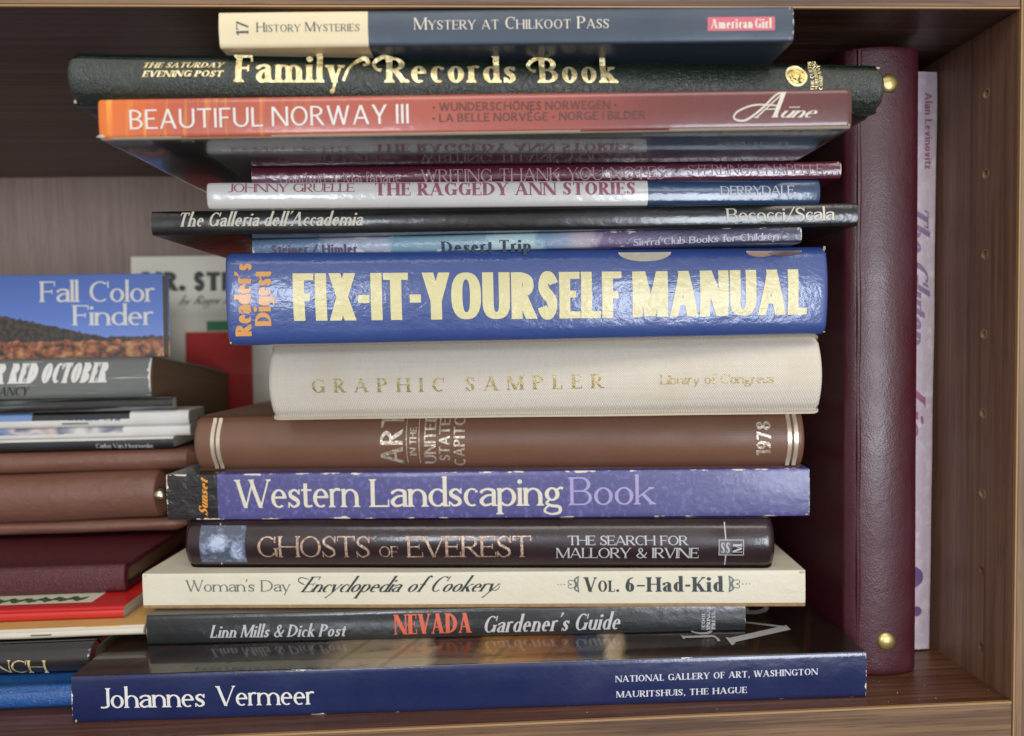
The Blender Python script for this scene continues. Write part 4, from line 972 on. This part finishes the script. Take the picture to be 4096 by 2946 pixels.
# magazines
def mag_cover():
    k = NT('magazine_photo_cover')
    c = k.ramp(k.noise(26, 3, (1, 1, 3), .6, .6), [(.3, (60, 66, 84)), (.42, (120, 134, 168)), (.5, (196, 178, 170)), (.58, (96, 100, 120)), (.7, (206, 202, 196))])
    return k.done(c, .3, 0, .6, .1)
MC = mag_cover(); MW = cover('white_fold', (220, 218, 210), None, .5, .2); MB = cover('black_magazine_spine', (28, 28, 30), None, .35, .4); MBL = cover('sky_blue_magazine_cover', (110, 140, 186), (90, 118, 160), .3, .5, ms=20)
lt('mag3', 'magazine', 'thin black-spined magazine lying on the brown leather portfolio', cat='magazine', depth=.060, board=.0003, bulge=.0006, r=.0008, wob=.0003, inset=.0003, mats=[MB, MW], pick=lambda x, y, z, h: 1 if z > h*.8 else 0)
lt('mag2', 'magazine', 'thin magazine with white fold and mixed photo cover, between two other magazines', cat='magazine', depth=.040, board=.0003, bulge=.0008, r=.0008, wob=.0004, inset=.0003, mats=[MC, MW], pick=lambda x, y, z, h: 1 if (z < h*.42 or x > .085) else 0)
lt('mag1', 'magazine', 'magazine with sky blue strip over a white stapled fold, directly under the black magazine', cat='magazine', depth=.022, board=.0003, bulge=.001, r=.001, wob=.0004, inset=.0003, mats=[MBL, MW, MB], pick=lambda x, y, z, h: 1 if z < h*.5 else (0 if x < .04 else 1 if x > .09 else 2))
staple('mag1', (.062,), .0022, w=.014)
lt('black', 'magazine', 'glossy black magazine under the grey novel, left pile', cat='magazine', depth=.006, board=.0004, bulge=.0008, r=.001, wob=.0003, inset=.0003, mats=[cover('glossy_black_magazine', (26, 27, 27), None, .2, .9, .08, streak=((120, 124, 124), 60, (.3, 1, 6)))])
def october():
    k = NT('worn_grey_novel_cover'); x, y, z = k.xyz()
    c = k.mix(k.noise(60, 4, (.3, 1, 2)), lin((104, 106, 102)), lin((86, 88, 86)))
    cr = k.math('MULTIPLY', k.math('SUBTRACT', k.noise(1, 4, (20, 300, 1300), .7), .62), 14, clamp=True)
    c = k.mix(cr, c, lin((190, 188, 180)))
    L, H = D('redoct'); c = k.mix(edge_wear(k, L, H, .0009, 300), c, lin((206, 202, 194)))
    return k.done(c, .4, 0, .3, .2, k.bump(k.noise(200, 4, (.3, 1, 2)), .4, .001))
lt('redoct', 'paperback_novel', 'fat grey paperback novel with white italic capitals and browned page edges', depth=.112, board=.0004, bulge=.0012, r=.0012, wob=.0004, inset=.0002, tilt=-7.5, mats=[october()], page=PAGES_OLD)
for ch in t_spine['redoct'][0].children:                      # swollen, thumbed novel: thicker towards its fore edge
    for p in ch.data.vertices:
        if p.co.y > 0: p.co.z -= (1-p.co.z/FRAMES['redoct'][5])*p.co.y*.17; p.co.x += .004*math.sin(p.co.y*28)*(1 if p.co.x > .08 else 0)
# two picture covers standing behind
def standing(n, name, label, thick, m, depthtop=0, lean=0):
    x, y, z, yaw, L, H = FRAMES[n]
    t = thing(name, label, 'book', None, Matrix.Translation((x, y, z)) @ Matrix.Rotation(R(lean), 4, 'X'))
    box('front_cover', (-L/2, 0, 0), (L/2, .0006, H), m, t, .0002); box('page_block', (-L/2+.001, .0007, .001), (L/2-.0006, thick-.0007, H-.0008), PAGES, t, 0)
    box('back_cover', (-L/2, thick-.0006, 0), (L/2, thick, H), m, t, .0002)
    t_spine[n] = (t, None); return t
def fall_cover():
    k = NT('autumn_landscape_cover'); x, y, z = k.xyz()
    sky = k.ramp(k.math('DIVIDE', z, .046), [(0, (120, 146, 206)), (.5, (84, 116, 188)), (1, (64, 98, 172))])
    ridge = k.math('MULTIPLY_ADD', k.math('SUBTRACT', .030, x), .23, .0085)
    ridge = k.math('ADD', k.math('MAXIMUM', ridge, .0085), k.math('MULTIPLY', k.noise(330, 5, (1, 1, .01), .7), .006))
    tr = k.noise(190, 4, (1, 1, 1.2), .6)
    trees = k.ramp(tr, [(.32, (26, 26, 22)), (.42, (60, 52, 34)), (.47, (150, 62, 44)), (.51, (96, 84, 48)), (.56, (186, 98, 66)), (.61, (144, 130, 76)), (.68, (196, 132, 92))])
    far = k.mix(k.math('MULTIPLY', k.math('SUBTRACT', k.noise(420, 4), .4), 4, clamp=True), lin((24, 26, 28)), lin((74, 60, 46)))
    low = k.math('LESS_THAN', z, k.math('MULTIPLY_ADD', k.noise(150, 3, (1, 1, .01)), .006, .0065))
    land = k.mix(low, far, trees)
    c = k.mix(k.math('LESS_THAN', z, ridge), sky, land)
    return k.done(c, .35, 0, .5, .12)
standing('fall', 'guide_book', 'small paperback with blue sky and autumn trees on its cover, above the grey novel', .008, fall_cover(), lean=-3)
def mister_cover():
    k = NT('cream_childrens_cover'); return k.done(k.mix(k.noise(30, 3), lin((243, 236, 214)), lin((236, 229, 206))), .4, 0, .4, .15)
standing('mister', 'childrens_book', 'cream square childrens book with a red block on its cover, behind the others', .005, mister_cover(), lean=-3)
tm = t_spine['mister'][0]
box('cover_print', (-.028, -.00012, .014), (.0187, -.00004, .0774), flat('print_red', (216, 68, 60), .4, coat=.4), tm, 0, 'plain red printed block')
box('cover_print', (-.013, -.00012, .0780), (.012, -.00004, .0850), flat('print_green', (76, 148, 100), .4, coat=.4), tm, 0, 'plain green printed strip')

# ---------------------------------------------------------------- upright: leather binder and pink book on the right
up = Matrix(((0, 0, -1, 0), (0, 1, 0, 0), (1, 0, 0, 0), (0, 0, 0, 1)))   # local x up, local z to the left
book('binder', 'leather_binder', 'tall burgundy leather binder with brass studs, standing right of the stack', 'binder', None, depth=.225, board=.003, bulge=.0034, r=.003, er=.001, wob=.0002, joint=False, inset=.006,
     mats=[cover('burgundy_pebbled_leather', (68, 14, 27), (54, 11, 22), .42, .2, .26, grain='pebble', wrinkle=.12, ms=18)], mat4=Matrix.Translation((.1896, .2840, -.15+.1352)) @ up, LH=(.2695, .0330))
tb, spb = t_spine['binder']
for xx, nm in ((-.1195, 0), (.1192, 1)): 
    o = dome('stud', (0, 0, 0), .0041, .0018, BRASS, tb); o.location = (xx, .0002, .0164)
# seam ridges down both sides of the spine
for zz in (.0280,):
    tube('hinge_ridge', [(-.1335+.267*i/30, .0022+.0003*math.sin(i), zz) for i in range(31)], .0011, tb.children[0].data.materials[0], tb, 8)
book('pink', 'paperback_book', 'mottled pale pink paperback standing between the burgundy binder and the bookcase side', 'book', None, depth=.2, board=.0004, bulge=.0006, r=.0009, wob=.0006, inset=.0005,
     mats=[cover('mottled_pink_cover', (216, 202, 212), (206, 190, 204), .6, .1, .3, wrinkle=.5, ms=120, streak=((224, 214, 222), 200, (1, 1, 1)))], mat4=Matrix.Translation((.2093, .3062, -.15+.1342)) @ Matrix.Rotation(R(.45), 4, 'Y') @ up, LH=(.2670, .0140))
def on_pink(x, z, k=0):
    # page coordinates of the upright spine: x right, z up, measured from the middle of its foot
    return on_spine('pink')(z-.1335, -x+.0070, k)

# knocked corners showing board and paper
CHIP = flat('frayed_paper', (206, 196, 178), .9, var=.35, scale=2500)
def worn_corner(n, x, z, r, sx=1., sz=1., y=0.0):
    t, sp = t_spine[n]; c = sp.warp(x, sp.y(z)+y, z); rnd = random.Random(hash_(n)+int(x*1e4)); v = []; f = []
    for i in range(5):
        for j in range(9):
            a = math.pi*i/4; b = 2*math.pi*j/9; q = .62*r*(.75+.5*rnd.random())
            v.append((c[0]+sx*q*math.sin(a)*math.cos(b), c[1]+.55*q*math.cos(a), c[2]+sz*q*math.sin(a)*math.sin(b)))
        if i: f += [((i-1)*9+j, (i-1)*9+(j+1) % 9, i*9+(j+1) % 9, i*9+j) for j in range(9)]
    link('worn_corner', v, f, CHIP, parent=t, smooth=False)
for n, sx_, top, r_, a_, b_ in (('norway', -1, 0, .0011, 2.2, .8), ('norway', 1, 0, .0006, .8, 1.4), ('fixit', 1, 1, .0012, .9, 1.3), ('fixit', 1, 0, .0007, 1.2, .6), ('fixit', -1, 0, .0006, 1, 1), ('family', 1, 1, .0009, 1.3, .8), ('family', -1, 0, .0008, 1, 1.2),
                        ('mystery', 1, 1, .0005, .6, 2.), ('mystery', 1, 0, .0004, .6, 2.2), ('thanks', 1, 1, .0005, .8, 2.), ('desert', 1, 1, .0009, 1.2, 1.2), ('woman', 1, 1, .0011, 2., .7), ('woman', -1, 1, .0006, 1.2, 1), ('vermeer', 1, 1, .0007, .6, 1.6), ('vermeer', -1, 0, .0009, .7, 1.2), ('western', 1, 0, .0007, 1.5, .6)):
    L_, H_ = D(n); worn_corner(n, sx_*(L_/2-.0012), H_-.0009 if top else .0009, r_, a_, b_)
# crumbs of dust on the shelf
vv = []; ff = []
rnd = random.Random(8)
for i in range(15):
    x, y = (rnd.uniform(.165, .208), rnd.uniform(.264, .29)) if i < 9 else (rnd.uniform(-.12, .2), rnd.uniform(.2625, .268)); r_ = rnd.uniform(.0001, .00028); b = len(vv)
    vv += [(x-r_, y, ZF), (x+r_, y-r_*.4, ZF), (x, y+r_, ZF), (x+r_*.2, y, ZF+r_*1.2)]; ff += [(b, b+1, b+3), (b+1, b+2, b+3), (b+2, b, b+3)]
dd = link('dust_crumbs', vv, ff, CHIP, smooth=False); dd['kind'] = 'stuff'; dd['label'] = 'pale specks of dust on the walnut shelf by the binder'; dd['category'] = 'dust'
for q in TEXTS:
    n = q[0]
    if n == 'pink': print_text(*q, place=on_pink)
    elif n in ('fall', 'mister'): print_text(*q, place=lambda x, z, k=0: (x, -.00016-(k % 40)*.000002, z))
    else: print_text(*q)
# round publisher marks on the pink book
for cx_, cz, r_ in ((-2.6, 34.7, 4.9), (-.4, 18.4, 2.3)):
    v = []; f = []
    for j in range(24):
        a = 2*math.pi*j/24; p = on_pink((cx_+r_*math.cos(a))*.001, (cz+r_*math.sin(a))*.001); v.append((p[0], p[1]+.00004-.0004, p[2]))
    link('publisher_mark', v, [tuple(range(24))], INK['ink_purple'], parent=t_spine['pink'][0], smooth=False)
# lettering on the top cover of the navy art book, running into the shelf
tv = t_spine['vermeer'][0]; Hv = FRAMES['vermeer'][5]
def top_text(s, face, mat, x0, y0, run, cap, rise=0):
    st, w = layout(FACES[face], s)
    strips_mesh('cover_lettering', st, lambda p, k: ((x0-p[1]*cap)*.001, (y0+p[0]/w*run)*.001, Hv+.00035+(k % 40)*.000002), INK[mat], tv)
top_text('Johannes', 'ROMAN', 'ink_silver', 104.5, 11.5, 75, 15)
top_text('Vermeer', 'ROMAN', 'ink_silver', 139.0, 10.0, 150, 31)
